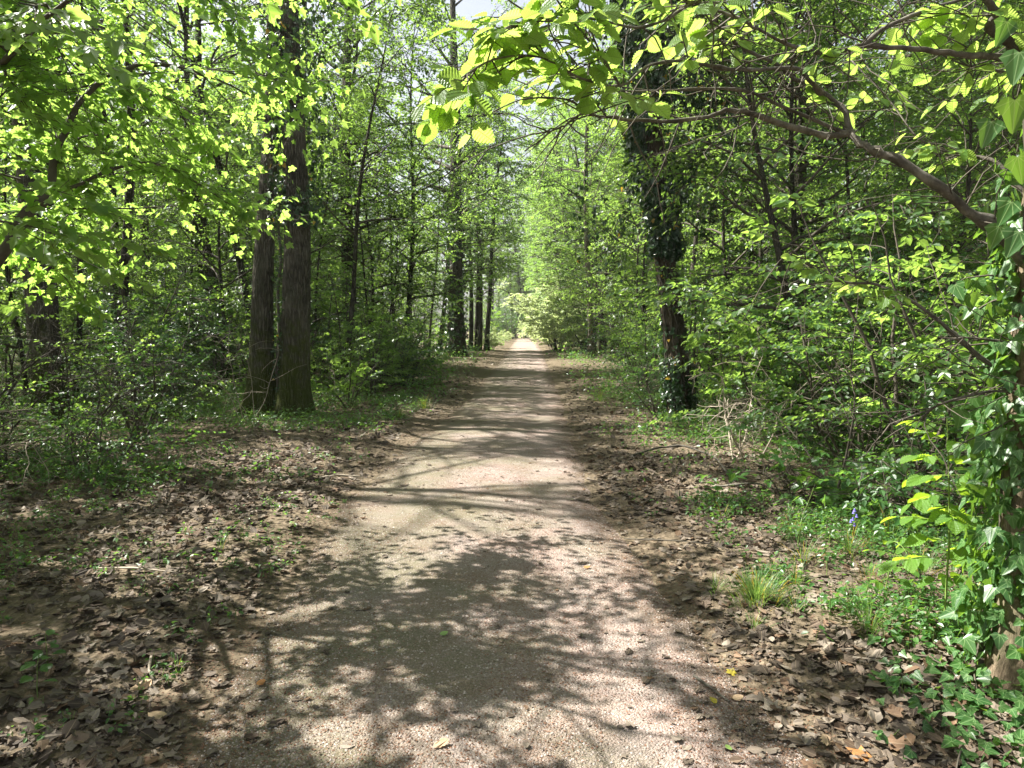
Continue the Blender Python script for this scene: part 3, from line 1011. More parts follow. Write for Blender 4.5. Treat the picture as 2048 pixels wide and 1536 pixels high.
# hanging shoots of ivy
for s in range(90):
    zt = rng.uniform(3.2, 8.5); a = rng.random() * 6.28; L = rng.uniform(.3, 1.1)
    o = np.array([np.interp(zt, tr[:, 2], tr[:, 0]), np.interp(zt, tr[:, 2], tr[:, 1]), zt]) + np.array([math.cos(a), math.sin(a), 0]) * rng.uniform(.3, 1.25)
    li = curve_pts(o, (math.cos(a) * .5, math.sin(a) * .5, -.3), L, 7, rng, -.25, .2)
    mb.tube(li, np.linspace(.006, .003, 7), 3, 1, cap=False)
    k = 16
    P, _ = interp(li, rng.random(k)); P = P + .04 * rng.normal(size=P.shape)
    mb.leaves(T_IVY, P, np.array([0, 0, -1.]) + .5 * rng.normal(size=(k, 3)), rng.normal(size=(k, 3)) + np.array([0, -.5, .5]), .05 + .04 * rng.random(k), rng.random(k), 0)
mb.build('ivy', [M['leaf_ivy'], M['twig']], it)

# ------------------------------------------------------------------ the hornbeam at the right hand edge, its limbs over the path
rng = np.random.default_rng(41)
HX, HY = 2.27, 3.05
hb = thing('hornbeam_tree', (HX, HY, 0), 'hornbeam with long bare limbs over the path and ivy on its tan trunk', 'tree')
HO = np.array([HX, HY, 0])
z = np.linspace(-.15, 9, 50)
tr = np.column_stack([.004 * z + .02 * np.sin(z * 2.1) + .05 * np.clip(z - 1.9, 0, 9), .02 * np.sin(z * 2), z])
rad = .155 * (1 - np.clip(z, 0, 9) / 13) * (1 + .45 * np.exp(-np.clip(z, 0, 9) / .18))
mb = MB()
mb.tube(tr, rad, 40, 0, lambda R, a, p: R * (1 + .07 * np.sin(2 * a[None] + 1 + p[:, 2:3] * .6) + .05 * np.sin(4 * a[None] + 2 * p[:, 2:3]) + .06 * (N2(a[None] * 4, p[:, 2:3] * 6) - .5)))
mb.build('trunk', M['bark_tan'], hb)
LIMBS = [
    ([(2075, 560, 3.05), (2010, 472, 3.0), (1930, 420, 2.98), (1862, 362, 2.95), (1780, 312, 2.98), (1730, 292, 3.02), (1700, 266, 3.06), (1680, 212, 3.1), (1640, 186, 3.1), (1590, 158, 3.1), (1550, 128, 3.05), (1480, 92, 3.0), (1440, 52, 3.0), (1400, 5, 2.95), (1370, -40, 2.9)], .027, .005),
    ([(1696, 267, 3.06), (1650, 270, 3.05), (1560, 247, 3.0), (1500, 226, 2.95), (1450, 222, 2.9), (1400, 237, 2.85), (1300, 241, 2.8), (1230, 236, 2.75), (1188, 231, 2.7), (1165, 228, 2.65), (1130, 250, 2.6), (1100, 264, 2.6), (1050, 303, 2.6)], .016, .003),
    ([(2110, 120, 2.9), (2035, 117, 2.85), (1960, 113, 2.8), (1895, 106, 2.75), (1800, 97, 2.7), (1726, 90, 2.65), (1690, 100, 2.6), (1636, 104, 2.6), (1582, 92, 2.6), (1530, 66, 2.55), (1485, 41, 2.5), (1430, 20, 2.5), (1382, 3, 2.45), (1320, -20, 2.4)], .015, .004),
    ([(1960, -40, 2.6), (1974, 0, 2.65), (1994, 31, 2.7), (1978, 55, 2.75), (2018, 85, 2.8), (2048, 116, 2.85), (2120, 140, 2.9)], .012, .018),
    ([(1644, 190, 3.1), (1610, 150, 3.0), (1585, 136, 2.9), (1485, 140, 2.8), (1400, 128, 2.7), (1348, 122, 2.6), (1290, 135, 2.55), (1240, 172, 2.5), (1163, 157, 2.4), (1111, 127, 2.3), (1060, 112, 2.25), (990, 118, 2.2), (930, 150, 2.15)], .010, .0025),
    ([(1690, 268, 3.06), (1560, 210, 3.0), (1480, 180, 2.9), (1350, 180, 2.8), (1240, 182, 2.7), (1170, 160, 2.6), (1110, 130, 2.5)], .008, .003),
    ([(1165, 228, 2.65), (1150, 206, 2.6), (1110, 196, 2.55), (1040, 200, 2.5), (985, 225, 2.5)], .006, .002),
    ([(1726, 90, 2.65), (1780, 50, 2.7), (1870, 15, 2.75), (1960, -10, 2.8)], .010, .006),
    ([(2070, 760, 3.05), (1980, 728, 3.1), (1900, 662, 3.1), (1840, 612, 3.1), (1755, 569, 3.1), (1700, 566, 3.1), (1640, 546, 3.1), (1580, 497, 3.1)], .013, .004),
    ([(2060, 790, 3.05), (1990, 782, 3.05), (1900, 802, 3.0), (1840, 826, 3.0), (1780, 848, 3.0)], .008, .003),
    ([(2060, 690, 3.05), (1980, 680, 3.05), (1920, 676, 3.0), (1880, 690, 3.0)], .007, .003),
    ([(2080, 430, 3.1), (2000, 330, 3.2), (1930, 310, 3.3), (1880, 300, 3.35), (1830, 270, 3.4), (1770, 190, 3.5), (1700, 120, 3.6)], .010, .003),
    ([(2050, 150, 2.9), (1990, 140, 2.9), (1900, 118, 2.95), (1815, 40, 3.0), (1790, -20, 3.0)], .006, .004),
    ([(1240, 172, 2.5), (1200, 110, 2.4), (1160, 60, 2.35), (1120, 10, 2.3), (1090, -40, 2.3)], .005, .003),
    ([(1382, 3, 2.45), (1330, 40, 2.4), (1270, 55, 2.35), (1200, 40, 2.3), (1120, 30, 2.25), (1040, 45, 2.2), (985, 70, 2.2)], .006, .0025),
]
limb_lines = []
NTW = [46, 26, 40, 8, 14, 12, 6, 12, 20, 14, 10, 24, 14, 6, 6]
for (pts, r0, r1), nn in zip(LIMBS, NTW):
    p = poly(pts) - HO
    limb_lines.append(p)
    mb = MB()
    knobbly(mb, p, r0, r1, rng, 12, pw_=1.7)
    # thin bare side twigs
    for q in range(nn):
        w, d = interp(p, np.array(rng.random()))
        dv = norm(d * rng.choice([-.3, .8, 1]) + rng.normal(size=3) * np.array([.8, .6, .8]))
        c = curve_pts(w, dv, rng.uniform(.12, .55), 6, rng, -.02, .22)
        mb.tube(c, np.linspace(.0032, .0012, 6), 4, 1, cap=False)
    mb.build('limb', [M['limb'], M['twig']], hb)


def leafy(mb, li, t0, t1, n, rng, T, size, L=(.18, .34), up=0.0, nsub=3, nleaf=2, flat=.3, spread=.8, leaf_m=0, twig_m=1, keep=None):
    t = t0 + (t1 - t0) * rng.random(n)
    P, d = interp(li, t)
    s = np.where(np.arange(n) % 2 == 0, 1, -1)[:, None]
    perp = norm(np.cross(d, np.array([0, 0, 1.])))
    D = d * .5 + s * perp * spread + .35 * rng.normal(size=(n, 3)) * np.array([1, 1, .5]) + np.array([0, 0, up])
    add_sprays(mb, P, D, rng.uniform(*L, n), rng, T, size, nsub, nleaf, .12, flat, leaf_m, twig_m, .0034, keep, .38)


mb = MB()
leafy(mb, limb_lines[4], .55, 1, 17, rng, T_HORN, .075, (.12, .26), nsub=3)
leafy(mb, limb_lines[14], .0, 1, 18, rng, T_HORN, .075, (.14, .30), nsub=3)
leafy(mb, limb_lines[13], .0, 1, 10, rng, T_HORN, .075, (.14, .28), nsub=3)
leafy(mb, limb_lines[2], .70, 1, 11, rng, T_HORN, .072, (.14, .28), nsub=3)
leafy(mb, limb_lines[0], .78, 1, 11, rng, T_HORN, .072, (.14, .28), nsub=3)
leafy(mb, limb_lines[5], .55, 1, 10, rng, T_HORN, .065, (.12, .22), nsub=2)
leafy(mb, limb_lines[0], .42, .66, 4, rng, T_HORN, .06, (.06, .12), nsub=2)
leafy(mb, limb_lines[2], .35, .60, 4, rng, T_HORN, .06, (.06, .12), nsub=2)
leafy(mb, limb_lines[3], .0, 1, 12, rng, T_HORN, .07, (.15, .25), nsub=3)
leafy(mb, limb_lines[7], .4, 1, 8, rng, T_HORN, .07, (.12, .22), nsub=3)
leafy(mb, limb_lines[12], .0, .6, 8, rng, T_HORN, .065, (.12, .22), nsub=2)
leafy(mb, limb_lines[11], .25, 1, 14, rng, T_HORN, .06, (.15, .30), nsub=3)
leafy(mb, limb_lines[8], .35, 1, 12, rng, T_HORN, .055, (.10, .22), nsub=3)
# the rest of the crown, above and behind the picture's upper edge
crown_on(mb, tr, .12, 4.3, 10, 3.0, rng, T=T_OVAL, size=.075, nsec=4, nspr=3, sl=(.4, .7), nsub=4, nleaf=4, keep=lambda P: gaps(rng, .97, (HX, HY))(P))
mb.build('crown', [M['leaf_horn'], M['twig']], hb)
mb = MB()
ivy_on(mb, tr, rad, .05, 2.8, 2600, rng, .14, .062)
ivy_on(mb, tr, rad, .0, .7, 500, rng, .10, .055)
for s in range(9):
    a = math.pi + rng.normal(0, .7); zt = rng.uniform(.3, 2.3)
    o = np.array([np.interp(zt, tr[:, 2], tr[:, 0]), 0, zt]) + np.array([math.cos(a), math.sin(a), 0]) * .17
    li = curve_pts(o, (math.cos(a), math.sin(a), .2), rng.uniform(.12, .35), 6, rng, -.15, .2)
    mb.tube(li, np.linspace(.005, .002, 6), 4, 1, cap=False)
    P, _ = interp(li, rng.random(9))
    mb.leaves(T_IVY, P + .03 * rng.normal(size=P.shape), np.array([-.3, 0, -1.]) + .5 * rng.normal(size=(9, 3)), rng.normal(size=(9, 3)) * .6 + np.array([-.6, -.6, .6]), .05 + .04 * rng.random(9), rng.random(9), 0)
# big ivy leaves by the camera at the edge
for px, py, d, sz in [(1985, 260, 1.9, .075), (2030, 215, 1.85, .09), (2035, 330, 1.9, .08), (2025, 420, 1.95, .075), (2000, 470, 2.0, .07), (2040, 120, 1.8, .085), (2040, 480, 1.95, .08), (2015, 60, 1.85, .07)]:
    mb.leaves(T_IVY, (at(px, py - 20, d) - HO)[None], np.array([[-.15, .1, -1]]) + .25 * rng.normal(size=(1, 3)), np.array([[-.3, -1, .5]]) + .3 * rng.normal(size=(1, 3)), sz, rng.random(1), 2)
mb.tube(poly([(2110, 60, 1.85), (2060, 150, 1.87), (2050, 250, 1.9), (2055, 350, 1.92), (2050, 480, 1.97), (2080, 600, 2.2)]) - HO, np.linspace(.006, .004, 21), 5, 1)
mb.build('ivy', [M['leaf_ivy_near'], M['twig'], M['leaf_ivy_near']], hb)

# ------------------------------------------------------------------ the field maple at the left hand edge
rng = np.random.default_rng(51)
MX, MY = -3.75, 4.2
ft = thing('maple_tree', (MX, MY, 0), 'young field maple whose leafy sunlit limbs spread over the left of the view', 'tree')
MO = np.array([MX, MY, 0])
z = np.linspace(-.1, 6.2, 36)
tr = np.column_stack([.06 * z + .08 * np.sin(z * .9), .10 * z, z])
rad = .075 * (1 - np.clip(z, 0, 7) / 7.5) * (1 + .5 * np.exp(-np.clip(z, 0, 9) / .15))
mb = MB()
mb.tube(tr, rad, 20, 0)
mb.build('trunk', M['bark'], ft)
LM = [([(-90, 640, 4.2), (0, 512, 4.25), (58, 422, 4.3), (96, 384, 4.35), (106, 326, 4.4), (130, 262, 4.45), (164, 200, 4.5), (232, 148, 4.6), (308, 127, 4.8), (410, 150, 5.0), (500, 190, 5.2)], .034, .006),
      ([(98, 384, 4.35), (150, 372, 4.5), (220, 340, 4.7), (290, 325, 4.9), (360, 345, 5.2), (430, 390, 5.5), (500, 440, 5.7)], .014, .004)]
for tgt in [(620, 30, 5.4), (690, 170, 5.8), (600, 110, 5.0), (640, 300, 6.2), (560, 340, 5.8), (450, 260, 5.2), (300, 230, 4.6), (120, 90, 4.2), (260, 20, 4.6), (450, -20, 5.0), (620, 440, 6.6), (380, 430, 5.6), (180, 450, 5.0), (60, 230, 4.0), (330, 90, 4.4),
            (150, 560, 5.2), (300, 500, 6.0), (520, 120, 5.2), (60, 30, 3.8), (560, 480, 6.9), (200, 300, 4.2)]:
    s = (interp(tr, np.array(rng.uniform(.35, .85)))[0]) + MO
    e = at(*tgt)
    m = .5 * (s + e) + np.array([0, 0, .25 + .2 * rng.random()])
    t = np.linspace(0, 1, 17)[:, None]
    LM.append(((1 - t) ** 2 * s + 2 * t * (1 - t) * m + t ** 2 * e + np.sin(t * 9 + rng.random(3) * 6) * .03, .009, .002))
lines = []
for pts, r0, r1 in LM:
    p = (poly(pts) if isinstance(pts, list) else pts) - MO
    lines.append(p)
    mb = MB(); knobbly(mb, p, r0, r1, rng, 8)
    mb.build('limb', M['twig'], ft)
mb = MB()
mk = gaps(rng, .88, (MX, MY), SUNNY[:1], .52)
leafy(mb, lines[0], .35, 1, 48, rng, T_MAPLE, .058, (.3, .6), nsub=5, nleaf=4, keep=mk)
leafy(mb, lines[1], .15, 1, 42, rng, T_MAPLE, .056, (.3, .55), nsub=5, nleaf=4, keep=mk)
for li in lines[2:]:
    leafy(mb, li, .30, 1.0, 31, rng, T_MAPLE, .057, (.28, .6), nsub=5, nleaf=4, keep=mk)
crown_on(mb, tr, .06, 2.2, 18, 2.2, rng, azr=(3.0, 4.7), T=T_MAPLE, size=.075, nsec=5, nspr=4, sl=(.4, .7), nsub=5, nleaf=4, keep=mk)
mb.build('crown', [M['leaf_maple'], M['twig']], ft)


# ------------------------------------------------------------------ trees left of the path, most of them added so that their crowns shade it
def shade_tree(label, x, y, H, r0, h0, R, nb, seed, lean=(0, 0), size=.10, bark='bark', nsec=5, nspr=4):
    r_ = np.random.default_rng(seed)
    root, tr, rad = make_tree('woodland_tree', label, 'tree', (x, y, 0), H, r0, r_, lean, .12, bark, 'leaf_tall', h0=h0, nb=nb, R=R, nsec=nsec, nspr=nspr, sl=(.6, 1.0), size=size,
                              T=T_RHOMB, keep=lambda P: gaps(r_, .97, (x, y))(P), tr_sides=20)
    return root


shade_tree('thick rough trunk leaning a little, far left behind the maple leaves', -9.05, 14.1, 18, .28, 7, 4.6, 24, 61, (-.9, 0), bark='bark_oak')
shade_tree('low leafy tree out of sight to the left, beyond the maple', -8.0, 6.3, 7.0, .08, 1.8, 2.4, 40, 173, (0, 0), size=.085, nsec=4)
shade_tree('low leafy tree out of sight at the left, nearest the thick rough trunk', -10.3, 9.2, 8.0, .09, 2.0, 2.5, 28, 174, (0, 0), size=.085, nsec=4)
shade_tree('tall tree standing out of sight left of the camera', -10.4, 5.4, 15, .14, 6, 4.5, 18, 62)
shade_tree('tall tree standing left of the maple, its crown above the view', -12.5, 10.5, 18, .25, 8, 5, 18, 63)
shade_tree('slender dark pole with a high crown, nearest trunk left of the twin oak', -8.9, 16.4, 15, .12, 6.5, 4.2, 24, 66, (.4, 0), nspr=5)
shade_tree('slender pole with a high crown farther back left of the twin oak', -9.3, 22.5, 17, .15, 7, 4.6, 26, 67, (-.4, 0), nspr=5)
shade_tree('tall tree with a high crown in the wood behind the twin oak', -8.0, 28.5, 19, .18, 7, 4.6, 20, 68, (.2, 0))
shade_tree('dark slender trunk just outside the view on the left, nearer than the thick rough one', -10.2, 12.2, 14.5, .15, 6.8, 3.8, 26, 69, (.5, -.2), nspr=5)
shade_tree('tall tree just out of sight behind the maple', -8.0, 9.4, 13.5, .15, 6.0, 3.8, 36, 70, (.4, .2), nspr=5)
shade_tree('slender dark pole close on the path side of the thick rough trunk', -7.3, 11.6, 14.5, .09, 7.2, 3.2, 30, 175, (.3, 0), nspr=5)
shade_tree('dense low tree out of sight left of the maple', -6.6, 4.6, 5.2, .07, 1.0, 2.3, 44, 171, (0, 0), size=.085, nsec=4)
shade_tree('small dense tree out of sight left behind the camera', -5.9, 1.6, 4.4, .06, 1.0, 2.0, 22, 172, (0, 0), size=.085, nsec=4)
shade_tree('tree left behind the camera shading the foot of the path', -6.0, 0.4, 10, .14, 4.5, 3.4, 14, 65)


# ------------------------------------------------------------------ named trees farther along the path
def slim_tree(name, label, x, y, H, r0, seed, lean=(0, 0), bark='bark', h0=3, R=3.2, nb=18, cat='tree', leaf='leaf_wood', ivy=None, group=None, part='trunk', size=.10, nsec=4, nspr=3, wob=.12, flare=.5, T=T_RHOMB, sl=(.55, .9)):
    r_ = np.random.default_rng(seed)
    root, tr, rad = make_tree(name, label, cat, (x, y, 0), H, r0, r_, lean, wob, bark, leaf, flare, part, h0=h0, nb=nb, R=R, nsec=nsec, nspr=nspr, sl=sl, size=size, T=T)
    if ivy:
        mb = MB(); ivy_on(mb, tr, rad, ivy[0], ivy[1], ivy[2], r_, ivy[3], ivy[4]); mb.build('ivy', [M['leaf_ivy'], M['twig']], root)
    if group: root['group'] = group
    return root


slim_tree('woodland_tree', 'straight dark trunk beside the path beyond the twin oak, some ivy at its foot', -3.0, 39.5, 24, .42, 71, (.2, 0), h0=5.5, R=4.6, nb=26, ivy=(0, 9, 2200, .3, .16), size=.15, nsec=4, sl=(.8, 1.3))
for k, (dx, dy, lx, r0) in enumerate([(0, 0, .9, .16), (-.6, .3, -.5, .15), (-1.0, -.2, -1.2, .13), (.45, .5, 1.6, .17), (-.3, .9, .2, .12)]):
    slim_tree('coppiced_tree', ['stoutest of the thin stems clustered behind the straight dark trunk', 'thin upright stem in the cluster behind the straight dark trunk', 'thin stem leaning off the path in the cluster behind the dark trunk',
              'thin stem leaning over the path at the edge of the cluster', 'thinnest stem at the back of the cluster beyond the dark trunk'][k], -2.2 + dx, 49 + dy, 15 + k, r0, 75 + k, (lx, 0), h0=5, R=3.0, nb=16, size=.15, sl=(.7, 1.1))
slim_tree('woodland_tree', 'slim grey trunk beside the path on the far right beyond the ivied tree', 4.25, 39, 21, .17, 81, (-.15, 0), 'bark_pale', h0=7, R=3.6, nb=18, ivy=(0, 1.8, 200, .12, .12), size=.15, sl=(.8, 1.2))
slim_tree('ivy_clad_tree', 'ivy wrapped trunk rising deep in the thicket right of the path', 8.2, 20.5, 18, .26, 82, (.2, 0), h0=7, R=4.0, nb=18, ivy=(1, 13, 7000, .38, .11), size=.11)
slim_tree('woodland_tree', 'reddish thin bare pole behind the arching hornbeam limb', 9.3, 19, 13, .085, 83, (-.1, 0), 'bark_ivied', h0=7, R=2.5, nb=12)
slim_tree('woodland_tree', 'short stout grey trunk half hidden in the right thicket', 12.6, 21.5, 16, .23, 84, (.3, 0), 'bark_pale', h0=5, R=3.5, nb=16)
slim_tree('woodland_tree', 'grey trunk standing just behind the short stout one in the right thicket', 14.3, 22.5, 17, .2, 85, (.1, 0), 'bark_pale', h0=5, R=3.5, nb=16)
slim_tree('woodland_tree', 'curved dark trunk left of the twin oak, leaning towards it', -8.1, 21, 15, .17, 86, (-1.6, 0), h0=5, R=3.2, nb=16, wob=.25)
slim_tree('woodland_tree', 'thin dark trunk leaning towards the twin oak from its left', -6.4, 18.5, 13, .11, 87, (-2.6, 0), h0=5, R=3.0, nb=14)
slim_tree('woodland_tree', 'thin pole standing left of the curved dark trunk', -10.3, 19, 13, .10, 88, (-.3, 0), h0=4.5, R=3.0, nb=14)
slim_tree('woodland_tree', 'thin straight pole close beside the thick rough trunk', -11.9, 23.5, 14, .12, 89, (.2, 0), h0=4.5, R=3.0, nb=14)
slim_tree('woodland_tree', 'thin crooked pole at the left edge of the wood', -12.2, 17.0, 12, .10, 90, (-.4, 0), h0=4.5, R=3.0, nb=14, wob=.3)
slim_tree('woodland_tree', 'thin forked sapling stem close behind the twin oak', -4.1, 17.5, 9, .07, 91, (1.4, 0), h0=3.5, R=2.2, nb=12)
slim_tree('woodland_tree', 'grey furrowed trunk in shade between the oak and the path', -6.0, 27.0, 19, .28, 92, (.2, 0), 'bark_oak', h0=5, R=4.2, nb=20, size=.12)

# ------------------------------------------------------------------ plants close to the camera
rng = np.random.default_rng(131)


def gz(x, y): return float(surf_z(np.array([x]), np.array([y]))[0])


def near_shrub(label, x, y, H, R, nst, seed, T, size, leaf='leaf_maple', nspr=3, lean=(0, 0), name='shrub', nbr=None, nsub=5, nleaf=4, azr=None, sl=(.3, .6), low=.12, stem_r=1.0):
    r_ = np.random.default_rng(seed)
    root = thing(name, (x, y, gz(x, y)), label, 'shrub')
    fo = MB(); B, D, L = [], [], []
    for q in range(nst):
        a = q * 2.4 + r_.random(); sp = r_.uniform(.10, .5)
        st = MB()
        li = curve_pts((.10 * math.cos(a), .10 * math.sin(a), -.05), (sp * math.cos(a) + lean[0], sp * math.sin(a) + lean[1], 1), H * r_.uniform(.7, 1.1), 12, r_, -.03, .13)
        st.tube(li, np.linspace((.008 + .004 * H) * stem_r, .003, 12), 7, 0, cap=False)
        for j in range(nbr or int(5 + 2.4 * H)):
            t = low + (.98 - low) * r_.random()
            p, d = interp(li, np.array(t)); az = r_.random() * 6.28 if azr is None else r_.uniform(*azr)
            b = curve_pts(p, norm(d * .35 + np.array([math.cos(az), math.sin(az), .1])), R * r_.uniform(.5, 1.1) * (1.05 - .5 * t), 6, r_, -.03, .15)
            st.tube(b, np.linspace(.006 * stem_r, .002, 6), 4, 0, cap=False)
            for m in range(nspr):
                w, wd = interp(b, np.array(.2 + .8 * r_.random()))
                B.append(w); D.append(wd + .5 * r_.normal(size=3) * np.array([1, 1, .35])); L.append(r_.uniform(*sl))
        st.build('stem', M['twig'], root)
    add_sprays(fo, np.array(B), np.array(D), np.array(L), r_, T, size, nsub, nleaf, .10, .22, 0, 1, .0022)
    fo.build('foliage', [M[leaf], M['twig']], root)
    return root


near_shrub('wide hazel like shrub with sunlit flat sprays right of the ivy covered trunk', 3.75, 7.9, 2.3, 1.25, 6, 301, T_OVAL, .062, 'leaf_wood', 3, (-.05, 0))
near_shrub('taller leafy shrub behind the sunlit flat sprays right of the path', 5.6, 9.4, 3.2, 1.4, 6, 302, T_OVAL, .06, 'leaf_wood', 3)
near_shrub('lobed leaf maple bush at the foot of the ivy covered trunk', 3.65, 10.4, 1.9, 1.0, 5, 303, T_MAPLE, .075, 'leaf_maple', 2, (-.1, 0))
near_shrub('shaded thicket bush beside the hornbeam trunk', 4.6, 6.2, 1.7, 1.0, 6, 304, T_OVAL, .055, 'leaf_wood', 2)
near_shrub('low shrub in deep shade between the hornbeam and the hazel', 3.3, 6.0, .8, .7, 6, 305, T_OVAL, .05, 'leaf_herb', 2)
near_shrub('small maple seedling with large lobed leaves over the litter', 2.55, 6.4, .55, .42, 4, 306, T_MAPLE, .095, 'leaf_herb', 1, nsub=2, nleaf=2, name='maple_seedling')
near_shrub('small maple seedling with pale lobed leaves behind the grass', 3.0, 5.6, .6, .45, 4, 307, T_MAPLE, .09, 'leaf_herb', 1, nsub=2, nleaf=2, name='maple_seedling')
near_shrub('bushy thicket shrub with arching bare stems left of the oak', -5.6, 9.3, 1.8, 1.3, 8, 308, T_OVAL, .050, 'leaf_wood', 1, (.15, -.1), low=.3)
near_shrub('spreading undergrowth shrub at the left edge of the view', -5.5, 7.6, 1.2, 1.0, 6, 309, T_OVAL, .046, 'leaf_herb', 1, low=.25)
near_shrub('low dark shrub over brown litter on the left', -4.3, 7.4, .85, .9, 7, 310, T_OVAL, .042, 'leaf_herb', 2)
near_shrub('thin twiggy shrub between the low dark shrub and the oak', -5.5, 10.9, 1.1, .9, 6, 311, T_OVAL, .045, 'leaf_wood', 1, low=.3)
near_shrub('leafy bush behind the oak on the path side', -3.6, 16.4, 1.6, 1.0, 6, 312, T_OVAL, .06, 'leaf_wood', 2)
near_shrub('leafy low bush at the bend of the left verge', -2.9, 19.5, 1.2, .9, 7, 313, T_OVAL, .065, 'leaf_wood', 2)
near_shrub('spindly bush rising behind the wide hazel like shrub', 7.4, 11.8, 3.4, 1.5, 6, 314, T_OVAL, .065, 'leaf_wood', 3)
near_shrub('dense bush at the far right behind the hornbeam', 6.3, 7.6, 2.6, 1.4, 6, 315, T_OVAL, .06, 'leaf_wood', 3)


def grass_tuft(label, x, y, h, n, seed, spread=.12, lean=1.0):
    r_ = np.random.default_rng(seed)
    root = thing('grass_tuft', (x, y, gz(x, y)), label, 'grass')
    mb = MB()
    a = r_.random(n) * 6.28; k = r_.random(n) ** .7
    out = np.column_stack([np.cos(a), np.sin(a), np.zeros(n)])
    P = out * (spread * k * r_.random(n))[:, None] - np.array([0, 0, .01])
    Y = np.array([0, 0, 1.]) + out * (lean * k * r_.uniform(.3, 1.1, n))[:, None] + .15 * r_.normal(size=(n, 3))
    Nn = np.array([0, 0, .5]) - out + .2 * r_.normal(size=(n, 3))
    mb.leaves(T_BLADE, P, Y, Nn, h * r_.uniform(.45, 1.1, n), r_.random(n), 0, width=.42 * .16 / h)
    o = mb.build('blades' if False else 'grass_tuft', M['grass'])
    bpy.data.objects.remove(root)
    o.location = (x, y, gz(x, y))
    return tag(o, label, 'grass', 'grass tufts by the path')


grass_tuft('bright sunlit grass tuft at the right edge of the gravel', 1.40, 4.05, .19, 620, 401, .22)
grass_tuft('thin shaded grass tuft with broad blades in the left litter', -2.05, 5.0, .17, 26, 402, .06, 1.2)
grass_tuft('tuft of grass on the left verge in front of the far herbs', -1.75, 14.2, .30, 240, 403, .28)
grass_tuft('small grass tuft just before the larger one on the left verge', -1.95, 12.6, .22, 160, 404, .22)
grass_tuft('long bladed grass tuft in shade behind the sunlit tuft', 1.95, 4.75, .26, 90, 405, .12, 1.3)
grass_tuft('long bladed grass tuft near the bluebell', 2.35, 4.95, .28, 90, 406, .14, 1.3)
grass_tuft('dark grass tuft on the bare litter right of the path', 1.75, 5.9, .16, 36, 407, .08, 1.3)
grass_tuft('wispy grass tuft at the foot of the grassy right bank', 1.72, 4.3, .16, 70, 408, .12, 1.2)
grass_tuft('grass tuft in the lowest corner of leaf litter on the left', -1.55, 3.25, .09, 18, 409, .05, 1.3)
grass_tuft('fine grass tuft far along the right verge', 1.9, 15.5, .3, 200, 410, .3)


for k_, (x_, y_) in enumerate([(1.22, 4.25), (1.55, 3.85), (1.6, 4.45), (1.28, 3.72)]):
    grass_tuft(['sparse grass sprouting on the path side of the sunlit tuft', 'low sparse grass nearer than the sunlit tuft', 'ragged grass just behind the sunlit tuft', 'few blades of grass at the gravel edge before the sunlit tuft'][k_], x_, y_, .10 + .05 * rng.random(), 60, 460 + k_, .11, 1.5)
for k_, (x_, y_) in enumerate([(2.2, 4.35), (2.6, 4.5), (2.75, 5.2), (2.15, 5.5), (1.8, 3.55), (2.9, 4.1), (2.5, 3.9)]):
    grass_tuft(['long grass blades between the elder and the sunlit tuft', 'loose grass behind the elder seedlings', 'grass clump under the hazel like shrub, deep in shade', 'grass clump beside the bluebell, farther from the path',
                'short grass sprouting on the sunny litter bank', 'grass by the right hand edge behind the hornbeam trunk', 'drooping grass close behind the shorter elder'][k_], x_, y_, .20 + .08 * rng.random(), 80, 440 + k_, .13, 1.3)


def upright_plant(name, label, cat, x, y, H, nodes, lsz, T, leaf, seed, leaflets=1, stem='stem_green', lean=(0, 0)):
    """a stem with pairs of leaves, simple or made of leaflets"""
    r_ = np.random.default_rng(seed)
    root = thing(name, (x, y, gz(x, y)), label, cat)
    li = curve_pts((0, 0, -.03), (lean[0], lean[1], 1), H, 10, r_, 0, .06)
    st = MB(); st.tube(li, np.linspace(.0045, .002, 10) * (H / 1.2 + .4), 7, 0, cap=False)
    P, Y, Nn, Z = [], [], [], []
    for k in range(nodes):
        t = .34 + .66 * (k + .6) / nodes
        p, d = interp(li, np.array(t)); a0 = k * 1.57 + r_.normal() * .3
        for sgn in (0, math.pi):
            a = a0 + sgn
            o = np.array([math.cos(a), math.sin(a), r_.uniform(-.05, .5)])
            if leaflets == 1:
                P.append(p + o * .02); Y.append(o + [0, 0, -.1]); Nn.append(np.array([0, 0, 1]) + .3 * r_.normal(size=3)); Z.append(lsz * r_.uniform(.7, 1.15) * (1.15 - .5 * t))
                continue
            pl = lsz * 2.0 * r_.uniform(.8, 1.1) * (1.15 - .5 * t)
            rc = curve_pts(p, o, pl, 6, r_, -.08, .05)
            st.tube(rc, np.linspace(.0025, .0012, 6), 4, 0, cap=False)
            for q in range(leaflets):
                if q == leaflets - 1:
                    w, wd = interp(rc, np.array(1.)); yy_ = wd
                else:
                    w, wd = interp(rc, np.array(.45 + .28 * (q // 2)))
                    pr = norm(np.cross(wd, [0, 0, 1.])); yy_ = wd * .5 + pr * (1 if q % 2 else -1)
                P.append(w); Y.append(yy_ + np.array([0, 0, -.25])); Nn.append(np.array([0, 0, 1]) + .3 * r_.normal(size=3)); Z.append(lsz * r_.uniform(.75, 1.1) * (1.15 - .45 * t))
    fo = MB(); fo.leaves(T, np.array(P), np.array(Y), np.array(Nn), np.array(Z), r_.random(len(P)))
    st.build('stem', M[stem], root); fo.build('foliage', M[leaf], root)
    return root


